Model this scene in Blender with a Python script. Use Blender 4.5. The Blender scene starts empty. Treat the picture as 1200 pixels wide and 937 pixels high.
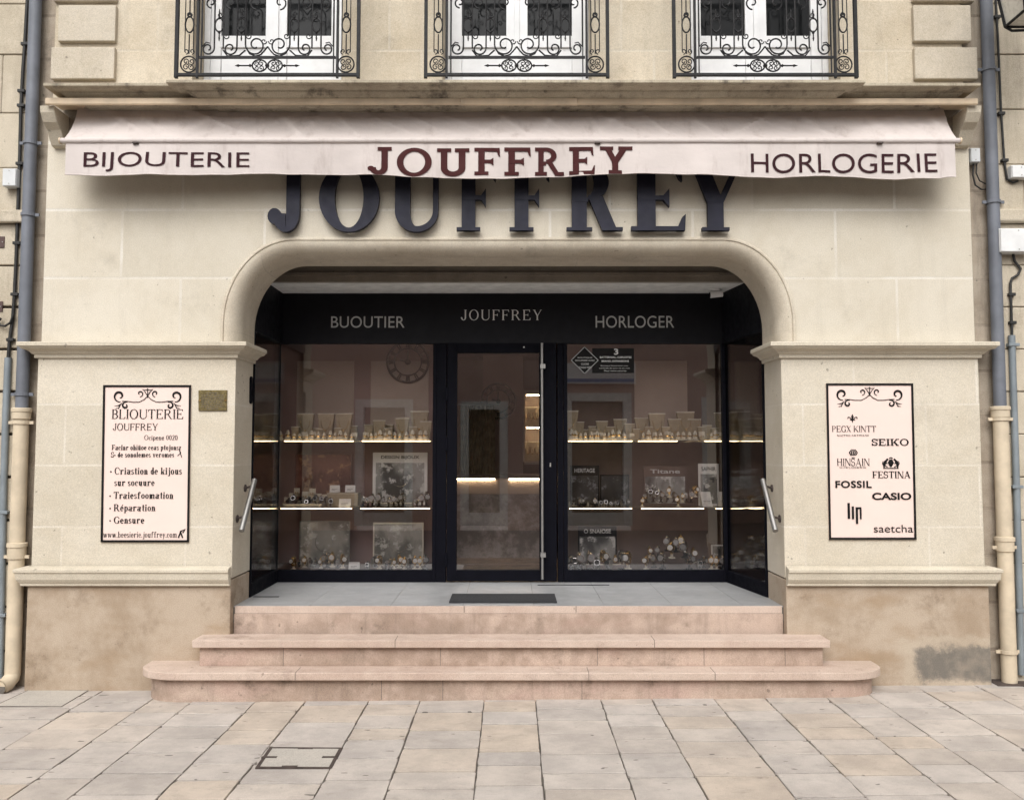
import bpy, bmesh, math, random
from mathutils import Vector, Matrix

random.seed(7)
R = math.radians
scn = bpy.context.scene
col = scn.collection

# ------------------------------------------------------------------ camera
FPX, W0, H0 = 1000.0, 1200.0, 937.0
TILT = math.atan(59.5 / FPX)
CAM = Vector((0.0, -6.65, 1.8))
cd = bpy.data.cameras.new("camera")
cd.sensor_width = 36.0
cd.lens = 36.0 * FPX / W0
cd.clip_start, cd.clip_end = 0.05, 500.0
cam = bpy.data.objects.new("camera", cd)
cam.location = CAM
cam.rotation_euler = (R(90) + TILT, 0, 0)
col.objects.link(cam)
scn.camera = cam

# ------------------------------------------------------------------ sky, sun, exposure
SUN_EL, SUN_AZ = 46.0, 188.0          # azimuth measured so that 180 is straight behind the viewer
w = bpy.data.worlds.new("World")
scn.world = w
w.use_nodes = True
nt = w.node_tree
bg = nt.nodes["Background"]
sky = nt.nodes.new("ShaderNodeTexSky")
sky.sky_type = 'NISHITA'
sky.sun_disc = False
sky.sun_elevation = R(SUN_EL)
sky.sun_rotation = R(SUN_AZ)
sky.air_density = 1.0
sky.dust_density = 6.0
sky.ozone_density = 1.0
hs = nt.nodes.new("ShaderNodeHueSaturation")
hs.inputs["Saturation"].default_value = 0.10
nt.links.new(sky.outputs[0], hs.inputs["Color"])
nt.links.new(hs.outputs[0], bg.inputs[0])
bg.inputs[1].default_value = 0.14
sl = bpy.data.lights.new("sun", 'SUN')
sl.energy = 0.92
sl.angle = R(50)
sl.color = (1.0, 0.98, 0.96)
sun = bpy.data.objects.new("sun", sl)
_el, _az = R(SUN_EL), R(SUN_AZ)
_d = Vector((math.sin(_az) * math.cos(_el), math.cos(_az) * math.cos(_el), math.sin(_el)))
sun.rotation_euler = _d.to_track_quat('Z', 'Y').to_euler()
sun.location = (0, -8, 12)
col.objects.link(sun)
vs = scn.view_settings
vs.view_transform = 'Standard'
vs.look = 'None'
vs.exposure = 0.43
vs.gamma = 1.0
vs.use_curve_mapping = False

# ------------------------------------------------------------------ helpers
_c, _s = math.cos(TILT), math.sin(TILT)


def P(px, py, Y):
    """the world point on the plane y = Y that photo pixel (px, py) shows"""
    a, b = (px - W0 / 2) / FPX, -(py - H0 / 2) / FPX
    d = Vector((a, _c - b * _s, _s + b * _c))
    return CAM + d * ((Y - CAM.y) / d.y)


def X_(px, Y, py=528):
    return P(px, py, Y).x


def Z_(py, Y):
    return P(600, py, Y).z


class MB:
    def __init__(s):
        s.v, s.f, s.k = [], [], 0

    def add(s, vs_, fs_):
        n = len(s.v)
        s.v += [tuple(v) for v in vs_]
        s.f += [tuple(i + n for i in f) for f in fs_]

    def box(s, x0, x1, y0, y1, z0, z1):
        s.add([(x0, y0, z0), (x1, y0, z0), (x1, y1, z0), (x0, y1, z0), (x0, y0, z1), (x1, y0, z1), (x1, y1, z1), (x0, y1, z1)],
              [(0, 3, 2, 1), (4, 5, 6, 7), (0, 1, 5, 4), (1, 2, 6, 5), (2, 3, 7, 6), (3, 0, 4, 7)])
        return s

    def prism_y(s, poly, y0, y1):
        """polygon in (x, z), extruded from y0 (front) to y1"""
        n = len(poly)
        s.add([(x, y0, z) for x, z in poly] + [(x, y1, z) for x, z in poly],
              [tuple(range(n)), tuple(range(2 * n - 1, n - 1, -1))] + [(i, i + n, (i + 1) % n + n, (i + 1) % n) for i in range(n)])
        return s

    def prism_z(s, poly, z0, z1):
        n = len(poly)
        s.add([(x, y, z0) for x, y in poly] + [(x, y, z1) for x, y in poly],
              [tuple(range(n - 1, -1, -1)), tuple(range(n, 2 * n))] + [(i, (i + 1) % n, (i + 1) % n + n, i + n) for i in range(n)])
        return s

    def prism_x(s, poly, x0, x1):
        """polygon in (y, z) extruded along x"""
        n = len(poly)
        s.add([(x0, y, z) for y, z in poly] + [(x1, y, z) for y, z in poly],
              [tuple(range(n - 1, -1, -1)), tuple(range(n, 2 * n))] + [(i, (i + 1) % n, (i + 1) % n + n, i + n) for i in range(n)])
        return s

    def tube(s, pts, r, n=6, cap=True, flat=1.0):
        pts = [Vector(p) for p in pts]
        rs = r if isinstance(r, (list, tuple)) else [r] * len(pts)
        rings = []
        up = None
        for i, p in enumerate(pts):
            t = (pts[min(i + 1, len(pts) - 1)] - pts[max(i - 1, 0)])
            if t.length < 1e-9:
                t = Vector((0, 0, 1))
            t.normalize()
            if up is None:
                up = Vector((0, 1, 0)) if abs(t.y) < 0.9 else Vector((1, 0, 0))
            a = t.cross(up)
            if a.length < 1e-6:
                a = t.orthogonal()
            a.normalize()
            b = a.cross(t)
            up = b
            rings.append([p + a * (rs[i] * math.cos(2 * math.pi * k / n)) + b * (flat * rs[i] * math.sin(2 * math.pi * k / n)) for k in range(n)])
        vv = [q for rg in rings for q in rg]
        ff = []
        for i in range(len(pts) - 1):
            for k in range(n):
                ff.append((i * n + k, i * n + (k + 1) % n, (i + 1) * n + (k + 1) % n, (i + 1) * n + k))
        if cap:
            ff.append(tuple(range(n - 1, -1, -1)))
            ff.append(tuple((len(pts) - 1) * n + k for k in range(n)))
        s.add(vv, ff)
        return s

    def lathe(s, prof, cx, cy, n=20, cap=True):
        """profile of (radius, z) turned about the vertical through cx, cy"""
        vv = [(cx + r * math.cos(2 * math.pi * k / n), cy + r * math.sin(2 * math.pi * k / n), z) for r, z in prof for k in range(n)]
        ff = [(i * n + k, i * n + (k + 1) % n, (i + 1) * n + (k + 1) % n, (i + 1) * n + k) for i in range(len(prof) - 1) for k in range(n)]
        if cap:
            ff += [tuple(range(n - 1, -1, -1)), tuple((len(prof) - 1) * n + k for k in range(n))]
        s.add(vv, ff)
        return s

    def disc_y(s, cx, cz, r, y0, y1, n=24, rz=None):
        rz = rz or r
        return s.prism_y([(cx + r * math.cos(2 * math.pi * k / n), cz + rz * math.sin(2 * math.pi * k / n)) for k in range(n)], y0, y1)

    def ring_y(s, cx, cz, r, t, y, n=28, rz=None):
        rz = rz or r
        return s.tube([(cx + r * math.cos(2 * math.pi * k / n), y, cz + rz * math.sin(2 * math.pi * k / n)) for k in range(n + 1)], t, 6, False)

    def sweep(s, pts, nrm, axis, prof, cap=True):
        n = len(prof)
        axis = Vector(axis)
        vv = [Vector(p) + Vector(m) * o + axis * h for p, m in zip(pts, nrm) for o, h in prof]
        ff = [(i * n + k, i * n + (k + 1) % n, (i + 1) * n + (k + 1) % n, (i + 1) * n + k) for i in range(len(pts) - 1) for k in range(n)]
        if cap:
            ff += [tuple(range(n - 1, -1, -1)), tuple((len(pts) - 1) * n + k for k in range(n))]
        s.add(vv, ff)
        return s


ORG = {}


def thing(name, label, cat, loc=(0, 0, 0), group=None):
    o = bpy.data.objects.new(name, None)
    o.empty_display_size = 0.1
    col.objects.link(o)
    o.location = loc
    ORG[o.name] = Vector(loc)
    tag(o, label, cat, group)
    return o


def tag(o, label=None, cat=None, group=None, kind=None):
    if label: o["label"] = label
    if cat: o["category"] = cat
    if group: o["group"] = group
    if kind: o["kind"] = kind
    return o


def obj(name, mb, mat, parent=None, loc=None, bevel=0.0, smooth=False, seg=2, recalc=True, label=None):
    """links what mb collected (world coordinates) as ONE mesh object"""
    L = ORG.get(parent.name, Vector()) if parent else Vector(loc or (0, 0, 0))
    me = bpy.data.meshes.new(name)
    me.from_pydata([tuple(Vector(v) - L) for v in mb.v], [], mb.f)
    bm = bmesh.new()
    bm.from_mesh(me)
    if recalc:
        bmesh.ops.recalc_face_normals(bm, faces=bm.faces)
    if bevel > 0:
        es = [e for e in bm.edges if len(e.link_faces) == 2 and e.calc_face_angle(0) > R(30)]
        bmesh.ops.bevel(bm, geom=es, offset=bevel, segments=seg, affect='EDGES', profile=0.6, clamp_overlap=True)
    bm.to_mesh(me)
    bm.free()
    if smooth:
        me.polygons.foreach_set("use_smooth", [True] * len(me.polygons))
        try:
            me.set_sharp_from_angle(angle=R(38))
        except Exception:
            pass
    me.update()
    o = bpy.data.objects.new(name, me)
    col.objects.link(o)
    if mat: me.materials.append(mat)
    if parent:
        o.parent = parent
    else:
        o.location = L
    ORG[o.name] = L
    if label: o["label"] = label
    return o


def dup(root, loc, rz=None, label=None, group=None):
    r = root.copy()
    col.objects.link(r)
    r.location = loc
    if rz is not None: r.rotation_euler = (0, 0, rz)
    if label: r["label"] = label
    if group: r["group"] = group
    for ch in list(root.children):
        c = ch.copy()
        col.objects.link(c)
        c.parent = r
        for g in list(ch.children):
            d = g.copy()
            col.objects.link(d)
            d.parent = c
    return r


# ------------------------------------------------------------------ materials
class NT:
    def __init__(s, name):
        s.m = bpy.data.materials.new(name)
        s.m.use_nodes = True
        s.t = s.m.node_tree
        s.p = s.t.nodes["Principled BSDF"]
        s.out = s.t.nodes["Material Output"]

    def n(s, kind, **kw):
        nd = s.t.nodes.new("ShaderNode" + kind)
        for k, v in kw.items():
            setattr(nd, k, v)
        return nd

    def l(s, a, b):
        s.t.links.new(a, b)

    def val(s, sock, v):
        if hasattr(v, "is_output"): s.l(v, sock)
        else: sock.default_value = v

    def math(s, op, a, b=0.0, clamp=False):
        nd = s.n("Math", operation=op, use_clamp=clamp)
        s.val(nd.inputs[0], a)
        s.val(nd.inputs[1], b)
        return nd.outputs[0]

    def mix(s, f, a, b, mode='MIX'):
        nd = s.n("Mix", data_type='RGBA', blend_type=mode)
        s.val(nd.inputs[0], f)
        for q, v in ((6, a), (7, b)):
            if hasattr(v, "is_output"): s.l(v, nd.inputs[q])
            else: nd.inputs[q].default_value = (*v, 1)
        return nd.outputs[2]

    def pos(s, scale=None):
        g = s.n("NewGeometry").outputs["Position"]
        if scale is None: return g
        mp = s.n("Mapping")
        mp.inputs["Scale"].default_value = scale
        s.l(g, mp.inputs[0])
        return mp.outputs[0]

    def noise(s, vec, scale, detail=5, rough=0.6):
        nd = s.n("TexNoise")
        s.l(vec, nd.inputs["Vector"])
        nd.inputs["Scale"].default_value = scale
        nd.inputs["Detail"].default_value = detail
        nd.inputs["Roughness"].default_value = rough
        return nd.outputs[0]

    def ramp(s, v, lo, hi, a=0.0, b=1.0):
        nd = s.n("MapRange")
        nd.interpolation_type = 'SMOOTHSTEP'
        s.val(nd.inputs["Value"], v)
        for k, q in (("From Min", lo), ("From Max", hi), ("To Min", a), ("To Max", b)):
            nd.inputs[k].default_value = q
        return nd.outputs[0]

    def xyz(s):
        nd = s.n("SeparateXYZ")
        s.l(s.pos(), nd.inputs[0])
        return nd.outputs

    def bump(s, h, strength, dist=0.01):
        nd = s.n("Bump")
        nd.inputs["Strength"].default_value = strength
        nd.inputs["Distance"].default_value = dist
        s.l(h, nd.inputs["Height"])
        s.l(nd.outputs[0], s.p.inputs["Normal"])


def simple(name, c, rough=0.6, metal=0.0, var=0.12, scale=9.0, bump=0.0, bscale=60.0, spec=0.5, coat=0.0):
    t = NT(name)
    n = t.noise(t.pos(), scale, 5)
    t.l(t.mix(t.ramp(n, 0.3, 0.7), tuple(x * (1 - var) for x in c), tuple(min(1, x * (1 + var)) for x in c)), t.p.inputs["Base Color"])
    t.p.inputs["Roughness"].default_value = rough
    t.p.inputs["Metallic"].default_value = metal
    t.p.inputs["Specular IOR Level"].default_value = spec
    t.p.inputs["Coat Weight"].default_value = coat
    t.l(t.ramp(t.noise(t.pos(), scale * 2.3, 4), 0.3, 0.7, max(0.02, rough - 0.06), min(1, rough + 0.08)), t.p.inputs["Roughness"])
    if bump: t.bump(t.noise(t.pos(), bscale, 3), bump, 0.004)
    return t.m


def stone(name, c, c2, grime, grime_amt=0.35, brick=None, grain=0.19, bump=0.35, streak=0.0, patch=None, rough=0.9, spots=True, bvar=0.08, warm=None):
    t = NT(name)
    p = t.pos()
    n1, n2, n3 = t.noise(p, 1.1, 6, 0.62), t.noise(p, 9.0, 6, 0.65), t.noise(p, 150.0, 3, 0.7)
    f = t.math('ADD', t.math('MULTIPLY', n1, 0.65), t.math('MULTIPLY', n2, 0.35))
    cc = t.mix(t.ramp(f, 0.36, 0.62), c, c2)
    h = t.math('ADD', t.math('MULTIPLY', n2, 0.6), t.math('MULTIPLY', n3, 0.4))
    if warm:
        cc = t.mix(t.ramp(t.noise(t.pos((0.7, 0.7, 1.6)), 1.7, 5), 0.5, 0.72, 0, 0.8), cc, warm)
    if brick:
        bw, bh, mort, mcol, mamt, ox, oz = brick
        x = t.xyz()
        cb = t.n("CombineXYZ")
        t.l(t.math('ADD', x[0], ox), cb.inputs[0])
        t.l(t.math('ADD', x[2], oz), cb.inputs[1])
        # a slight wobble so that no joint is a ruled line
        wob = t.n("Mix", data_type='VECTOR')
        wob.inputs[0].default_value = 0.006
        t.l(cb.outputs[0], wob.inputs[4])
        nz = t.n("TexNoise")
        t.l(p, nz.inputs["Vector"])
        nz.inputs["Scale"].default_value = 5
        t.l(nz.outputs[1], wob.inputs[5])
        b = t.n("TexBrick")
        t.l(wob.outputs[1], b.inputs["Vector"])
        b.inputs["Scale"].default_value = 1.0
        b.inputs["Mortar Size"].default_value = mort
        b.inputs["Mortar Smooth"].default_value = 0.3
        b.inputs["Brick Width"].default_value = bw
        b.inputs["Row Height"].default_value = bh
        b.inputs["Color1"].default_value = (1 - bvar, 1 - bvar, 1 - bvar * 1.2, 1)
        b.inputs["Color2"].default_value = (1 + bvar * .4, 1 + bvar * .4, 1 + bvar * .3, 1)
        b.inputs["Mortar"].default_value = (1, 1, 1, 1)
        b.inputs["Bias"].default_value = 0.1
        b.offset = 0.42
        cc = t.mix(1.0, cc, b.outputs[0], 'MULTIPLY')
        mf = t.math('MULTIPLY', b.outputs[1], t.ramp(t.noise(p, 2.3, 4), 0.35, 0.65, 0.15, 1.0))
        cc = t.mix(t.math('MULTIPLY', mf, mamt), cc, mcol)
        h = t.math('SUBTRACT', h, t.math('MULTIPLY', b.outputs[1], 0.5))
    if grime_amt:
        g = t.math('MULTIPLY', t.ramp(t.noise(p, 2.6, 8, 0.72), 0.54, 0.74), grime_amt)
        cc = t.mix(g, cc, grime)
    if streak:
        g = t.math('MULTIPLY', t.ramp(t.noise(t.pos((5.0, 5.0, 0.5)), 1.6, 6, 0.7), 0.5, 0.75), streak)
        cc = t.mix(g, cc, grime)
    if spots:
        g = t.ramp(t.noise(p, 22.0, 2, 0.4), 0.73, 0.78, 0, 0.5)
        cc = t.mix(g, cc, tuple(x * 0.5 for x in grime))
    if patch:
        x0, x1, z0, z1, pc = patch
        x = t.xyz()
        wv = t.math('MULTIPLY', t.math('SUBTRACT', t.noise(p, 3.6, 8, 0.7), 0.5), 0.34)
        xx, zz = t.math('ADD', x[0], wv), t.math('ADD', x[2], wv)
        m = t.math('MULTIPLY', t.math('MULTIPLY', t.ramp(xx, x0 - .03, x0 + .05), t.ramp(xx, x1 - .03, x1 + .05, 1, 0)),
                   t.math('MULTIPLY', t.ramp(zz, z0 - .03, z0 + .04), t.ramp(zz, z1 - .03, z1 + .03, 1, 0)))
        halo = t.math('MULTIPLY', t.math('MULTIPLY', t.ramp(xx, x0 - .16, x0 - .08), t.ramp(zz, z0 - .1, z0 - .06)), t.ramp(zz, z1 + .05, z1 + .10, 1, 0))
        cc = t.mix(t.math('MULTIPLY', halo, 0.45), cc, (0.50, 0.43, 0.34))
        cc = t.mix(t.math('MULTIPLY', m, t.ramp(n2, 0.3, 0.6, 0.6, 0.95)), cc, pc)
    cc = t.mix(1.0, cc, t.mix(t.ramp(n3, 0.3, 0.7), (1 - grain,) * 3, (1 + grain * .5,) * 3), 'MULTIPLY')
    t.l(cc, t.p.inputs["Base Color"])
    t.p.inputs["Roughness"].default_value = rough
    t.p.inputs["Specular IOR Level"].default_value = 0.25
    t.bump(h, bump, 0.006)
    return t.m


def glass(name, tint=(0.82, 0.82, 0.84), boost=1.0):
    t = NT(name)
    t.t.nodes.remove(t.p)
    tr = t.n("BsdfTransparent")
    tr.inputs[0].default_value = (*tint, 1)
    gl = t.n("BsdfGlossy")
    gl.inputs["Roughness"].default_value = 0.003
    gl.inputs["Color"].default_value = (0.95, 0.95, 0.95, 1)
    fr = t.n("Fresnel")
    fr.inputs[0].default_value = 1.5
    mx = t.n("MixShader")
    t.l(t.math('MULTIPLY', fr.outputs[0], boost, True), mx.inputs[0])
    t.l(tr.outputs[0], mx.inputs[1])
    t.l(gl.outputs[0], mx.inputs[2])
    t.l(mx.outputs[0], t.out.inputs[0])
    return t.m


def emit(name, c, s):
    t = NT(name)
    t.p.inputs["Base Color"].default_value = (*c, 1)
    t.p.inputs["Emission Color"].default_value = (*c, 1)
    t.p.inputs["Emission Strength"].default_value = s
    return t.m


M = {}
GR = (0.17, 0.145, 0.115)
M['wall'] = stone('limestone_wall', (0.56, 0.502, 0.408), (0.62, 0.567, 0.478), GR, 0.22, brick=(1.12, 0.54, 0.012, (0.70, 0.665, 0.60), 0.75, 0.35, 0.10), bump=0.3, streak=0.10, bvar=0.09)
M['pier'] = stone('limestone_pier', (0.56, 0.495, 0.395), (0.62, 0.56, 0.465), GR, 0.15, brick=(0.95, 0.47, 0.009, (0.70, 0.65, 0.57), 0.6, 0.2, 0.2), bump=0.25, bvar=0.08)
M['mould'] = stone('limestone_moulding', (0.51, 0.45, 0.355), (0.60, 0.54, 0.435), GR, 0.22, bump=0.22, streak=0.10)
M['arch'] = stone('limestone_arch', (0.50, 0.435, 0.345), (0.59, 0.53, 0.435), GR, 0.28, brick=(0.83, 0.61, 0.004, (0.40, 0.35, 0.28), 0.5, 0.3, 0.33), bump=0.25, streak=0.14, bvar=0.05)
M['plinth'] = stone('plinth_stone', (0.335, 0.255, 0.18), (0.455, 0.37, 0.285), (0.16, 0.11, 0.07), 0.6, bump=0.45, streak=0.12, warm=(0.32, 0.225, 0.14),
                    patch=(3.07, 3.9, 0.06, 0.31, (0.16, 0.145, 0.125)))
M['upper'] = stone('upper_stone', (0.50, 0.425, 0.32), (0.59, 0.52, 0.415), GR, 0.32, brick=(0.62, 0.42, 0.011, (0.60, 0.545, 0.45), 0.7, 0.1, 0.05), bump=0.4, streak=0.18, bvar=0.10)
M['quoin'] = stone('quoin_stone', (0.47, 0.41, 0.32), (0.55, 0.49, 0.40), GR, 0.35, bump=0.4, streak=0.15)
M['course'] = stone('string_course_stone', (0.35, 0.30, 0.225), (0.50, 0.44, 0.335), (0.065, 0.056, 0.047), 0.95, bump=0.6, streak=0.85)
M['strip'] = stone('party_strip_stone', (0.30, 0.245, 0.19), (0.42, 0.36, 0.29), (0.09, 0.075, 0.06), 0.65, brick=(0.6, 0.36, 0.014, (0.2, 0.16, 0.12), 0.6, 0, 0.1), bump=0.6, streak=0.4)
M['neigh'] = stone('neighbour_stone', (0.43, 0.37, 0.28), (0.54, 0.475, 0.375), (0.13, 0.11, 0.085), 0.5, bump=0.5, streak=0.3)
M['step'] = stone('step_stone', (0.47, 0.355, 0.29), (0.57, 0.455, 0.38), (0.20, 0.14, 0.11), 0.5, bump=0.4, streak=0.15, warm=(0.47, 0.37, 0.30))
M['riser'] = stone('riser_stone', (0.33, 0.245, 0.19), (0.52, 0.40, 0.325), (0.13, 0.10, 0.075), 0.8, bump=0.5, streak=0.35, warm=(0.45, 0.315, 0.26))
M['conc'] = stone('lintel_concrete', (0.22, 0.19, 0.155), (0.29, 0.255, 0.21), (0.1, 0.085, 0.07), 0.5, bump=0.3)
M['black'] = simple('dark_aluminium', (0.0042, 0.0042, 0.0072), 0.6, 0.0, 0.15, spec=0.06)
M['black2'] = simple('dark_fascia_panel', (0.0045, 0.0045, 0.0068), 0.55, 0.0, 0.15, spec=0.2)
M['ceil'] = simple('white_ceiling', (0.72, 0.72, 0.70), 0.8, bump=0.1)
M['iron'] = simple('wrought_iron', (0.014, 0.0135, 0.0145), 0.6, 0.0, 0.3, 30, bump=0.3, bscale=90, spec=0.25)
M['white'] = simple('white_window_paint', (0.74, 0.74, 0.74), 0.4, 0, 0.04)
M['darkglass'] = simple('dark_window_glass', (0.008, 0.0085, 0.009), 0.04, 0, 0.1, spec=0.12)
M['glass'] = glass('shop_glass', (0.93, 0.92, 0.93), 2.7)
M['sideglass'] = glass('side_glass', (0.94, 0.94, 0.94), 0.8)
M['clear'] = glass('shelf_glass', (0.9, 0.93, 0.92), 0.8)
M['lead'] = simple('letter_slate', (0.0135, 0.0135, 0.025), 0.55, 0, 0.2, 6, spec=0.25)
M['steel'] = simple('brushed_steel', (0.36, 0.35, 0.335), 0.5, 1.0, 0.06, 20)
M['steel2'] = simple('satin_steel', (0.36, 0.35, 0.33), 0.5, 1.0, 0.1, 20)
M['zinc'] = simple('grey_painted_pipe', (0.135, 0.145, 0.168), 0.55, 0.0, 0.16, 4, bump=0.1)
M['zinc2'] = simple('grey_conduit', (0.22, 0.25, 0.27), 0.5, 0.2, 0.15, 4)
M['cream'] = simple('cream_pipe_paint', (0.56, 0.47, 0.345), 0.55, 0.0, 0.12, 6, bump=0.2)
M['cable'] = simple('black_cable', (0.015, 0.014, 0.013), 0.6)
M['boxg'] = simple('grey_plastic_box', (0.55, 0.56, 0.56), 0.5, 0, 0.06)
M['boxw'] = simple('white_metal_box', (0.66, 0.66, 0.65), 0.5, 0, 0.06)
M['brown'] = simple('brown_plaque', (0.07, 0.035, 0.03), 0.5)
M['ink'] = simple('black_ink', (0.010, 0.009, 0.009), 0.7, spec=0.15)
M['maroon'] = simple('maroon_print', (0.055, 0.016, 0.016), 0.8, 0, 0.1, spec=0.15)
M['maroon2'] = simple('dark_brown_print', (0.036, 0.013, 0.016), 0.8, 0, 0.1, spec=0.15)
M['pink'] = simple('poster_pink', (0.76, 0.60, 0.535), 0.6, 0, 0.02, 3)
M['paper'] = simple('white_card', (0.80, 0.79, 0.75), 0.6, 0, 0.04)
M['greytxt'] = simple('grey_lettering', (0.40, 0.40, 0.39), 0.5, 0, 0.05)
M['whitetxt'] = simple('white_lettering', (0.62, 0.62, 0.6), 0.5, 0, 0.05)
M['hood'] = simple('beige_hood_metal', (0.58, 0.455, 0.315), 0.5, 0, 0.16, 5, bump=0.1)
M['mauve'] = simple('mauve_wall', (0.27, 0.17, 0.15), 0.8, 0, 0.06, 2)
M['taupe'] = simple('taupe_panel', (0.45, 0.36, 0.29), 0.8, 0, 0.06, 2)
M['dark'] = simple('dark_brown_board', (0.15, 0.10, 0.08), 0.7, 0, 0.15, 3)
M['shopfloor'] = simple('brown_floor', (0.26, 0.18, 0.12), 0.5, 0, 0.3, 5)
M['led'] = emit('warm_led', (1.0, 0.74, 0.42), 7.0)
M['led2'] = emit('cabinet_led', (1.0, 0.78, 0.50), 30.0)
M['beige'] = simple('beige_suede', (0.40, 0.33, 0.22), 0.85, 0, 0.08, 20)
M['beige2'] = simple('pale_suede', (0.72, 0.66, 0.53), 0.8, 0, 0.06, 20)
M['gold'] = simple('gold', (0.85, 0.62, 0.28), 0.22, 1.0, 0.05)
M['silver'] = simple('silver', (0.80, 0.79, 0.76), 0.2, 1.0, 0.05)
M['strap'] = simple('dark_leather', (0.035, 0.025, 0.02), 0.5)
M['dial'] = simple('watch_dial', (0.30, 0.295, 0.28), 0.35, 0, 0.1)
M['cushion'] = simple('grey_cushion', (0.25, 0.24, 0.21), 0.8)
M['photo1'] = None
M['curtain'] = simple('ochre_curtain', (0.50, 0.39, 0.24), 0.9, 0, 0.25, 14)
M['lamp_glass'] = simple('frosted_lantern_glass', (0.62, 0.60, 0.54), 0.3, 0, 0.05)
M['mat'] = simple('rubber_mat', (0.022, 0.022, 0.024), 0.9, 0, 0.3, 60, bump=0.8, bscale=220)
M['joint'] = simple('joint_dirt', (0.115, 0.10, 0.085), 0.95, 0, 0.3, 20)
M['rust'] = simple('rusty_cast_iron', (0.07, 0.052, 0.045), 0.75, 0.2, 0.3, 20, bump=0.4)


def picture(name, a, b, c, scale):
    scale *= 0.42
    t = NT(name)
    n = t.noise(t.pos(), scale, 6, 0.7)
    n2 = t.noise(t.pos((1.0, 1.0, 0.6)), scale * 0.45, 3, 0.5)
    t.l(t.mix(t.ramp(n, 0.52, 0.62), t.mix(t.ramp(n2, 0.42, 0.58), a, b), c), t.p.inputs["Base Color"])
    t.p.inputs["Roughness"].default_value = 0.35
    return t.m


M['pic_red'] = picture('poster_print_red', (0.10, 0.035, 0.025), (0.22, 0.10, 0.07), (0.42, 0.24, 0.13), 22)
M['pic_grey'] = picture('poster_print_grey', (0.07, 0.07, 0.068), (0.34, 0.34, 0.32), (0.66, 0.65, 0.62), 24)
M['pic_dark'] = picture('poster_print_dark', (0.012, 0.012, 0.013), (0.035, 0.035, 0.037), (0.20, 0.20, 0.21), 26)
M['pic_olive'] = picture('poster_print_olive', (0.13, 0.125, 0.105), (0.38, 0.36, 0.31), (0.60, 0.58, 0.52), 20)


def mat_brass():
    t = NT('aged_brass')
    n = t.noise(t.pos(), 60, 5)
    t.l(t.mix(t.ramp(n, 0.35, 0.65), (0.10, 0.075, 0.028), (0.20, 0.155, 0.065)), t.p.inputs["Base Color"])
    t.p.inputs["Metallic"].default_value = 0.55
    t.p.inputs["Roughness"].default_value = 0.5
    return t.m


M['brass'] = mat_brass()


def mat_fabric(name, c, stain):
    t = NT(name)
    p = t.pos()
    n = t.noise(t.pos((1, 1, 2.5)), 2.2, 6, 0.65)
    cc = t.mix(t.ramp(n, 0.35, 0.7), c, tuple(x * 0.93 for x in c))
    s = t.math('MULTIPLY', t.ramp(t.noise(t.pos((6, 6, 1.2)), 1.4, 7, 0.7), 0.5, 0.76), 0.55)
    cc = t.mix(s, cc, stain)
    wv = t.n("TexWave", wave_type='BANDS', bands_direction='X')
    t.l(p, wv.inputs["Vector"])
    wv.inputs["Scale"].default_value = 170
    cc = t.mix(1.0, cc, t.mix(wv.outputs[1], (0.975,) * 3, (1.0,) * 3), 'MULTIPLY')
    t.l(cc, t.p.inputs["Base Color"])
    t.p.inputs["Roughness"].default_value = 0.85
    t.p.inputs["Specular IOR Level"].default_value = 0.2
    t.bump(t.noise(p, 5.0, 5), 0.35, 0.02)
    return t.m


M['fabric'] = mat_fabric('awning_canvas', (0.575, 0.515, 0.485), (0.33, 0.27, 0.245))


def mat_slab(name, cols, joint_grime):
    t = NT(name)
    p = t.pos()
    at = t.n("Attribute", attribute_name="tint").outputs["Fac"]
    at2 = t.n("Attribute", attribute_name="warm").outputs["Fac"]
    base = t.mix(at, cols[0], cols[1])
    base = t.mix(at2, base, cols[2])
    f = t.ramp(t.noise(p, 3.2, 7, 0.68), 0.35, 0.68)
    base = t.mix(1.0, base, t.mix(f, (0.84, 0.835, 0.83), (1.08, 1.075, 1.06)), 'MULTIPLY')
    g = t.math('MULTIPLY', t.ramp(t.noise(t.pos((1, 2.2, 1)), 5.5, 8, 0.75), 0.52, 0.74), 0.5)
    base = t.mix(g, base, joint_grime)
    sp = t.ramp(t.noise(t.pos((1, 2.6, 1)), 9.0, 2, 0.4), 0.715, 0.74, 0, 0.8)
    base = t.mix(sp, base, (0.09, 0.08, 0.07))
    n3 = t.noise(p, 180, 3, 0.7)
    base = t.mix(1.0, base, t.mix(t.ramp(n3, 0.3, 0.7), (0.9,) * 3, (1.06,) * 3), 'MULTIPLY')
    t.l(base, t.p.inputs["Base Color"])
    t.p.inputs["Roughness"].default_value = 0.8
    t.p.inputs["Specular IOR Level"].default_value = 0.3
    t.bump(t.math('ADD', t.math('MULTIPLY', t.noise(p, 9, 6), 0.7), t.math('MULTIPLY', n3, 0.3)), 0.4, 0.006)
    return t.m


M['slab'] = mat_slab('paving_stone', ((0.425, 0.385, 0.355), (0.51, 0.46, 0.42), (0.50, 0.42, 0.345)), (0.24, 0.21, 0.18))
M['tile'] = simple('grey_porcelain_tile', (0.30, 0.30, 0.30), 0.4, 0, 0.10, 3)


def mat_marble():
    t = NT('counter_stone')
    n = t.noise(t.pos(), 4, 8, 0.75)
    t.l(t.mix(t.ramp(n, 0.42, 0.6), (0.24, 0.20, 0.17), (0.48, 0.42, 0.37)), t.p.inputs["Base Color"])
    t.p.inputs["Roughness"].default_value = 0.5
    return t.m


M['marble'] = mat_marble()

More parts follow.
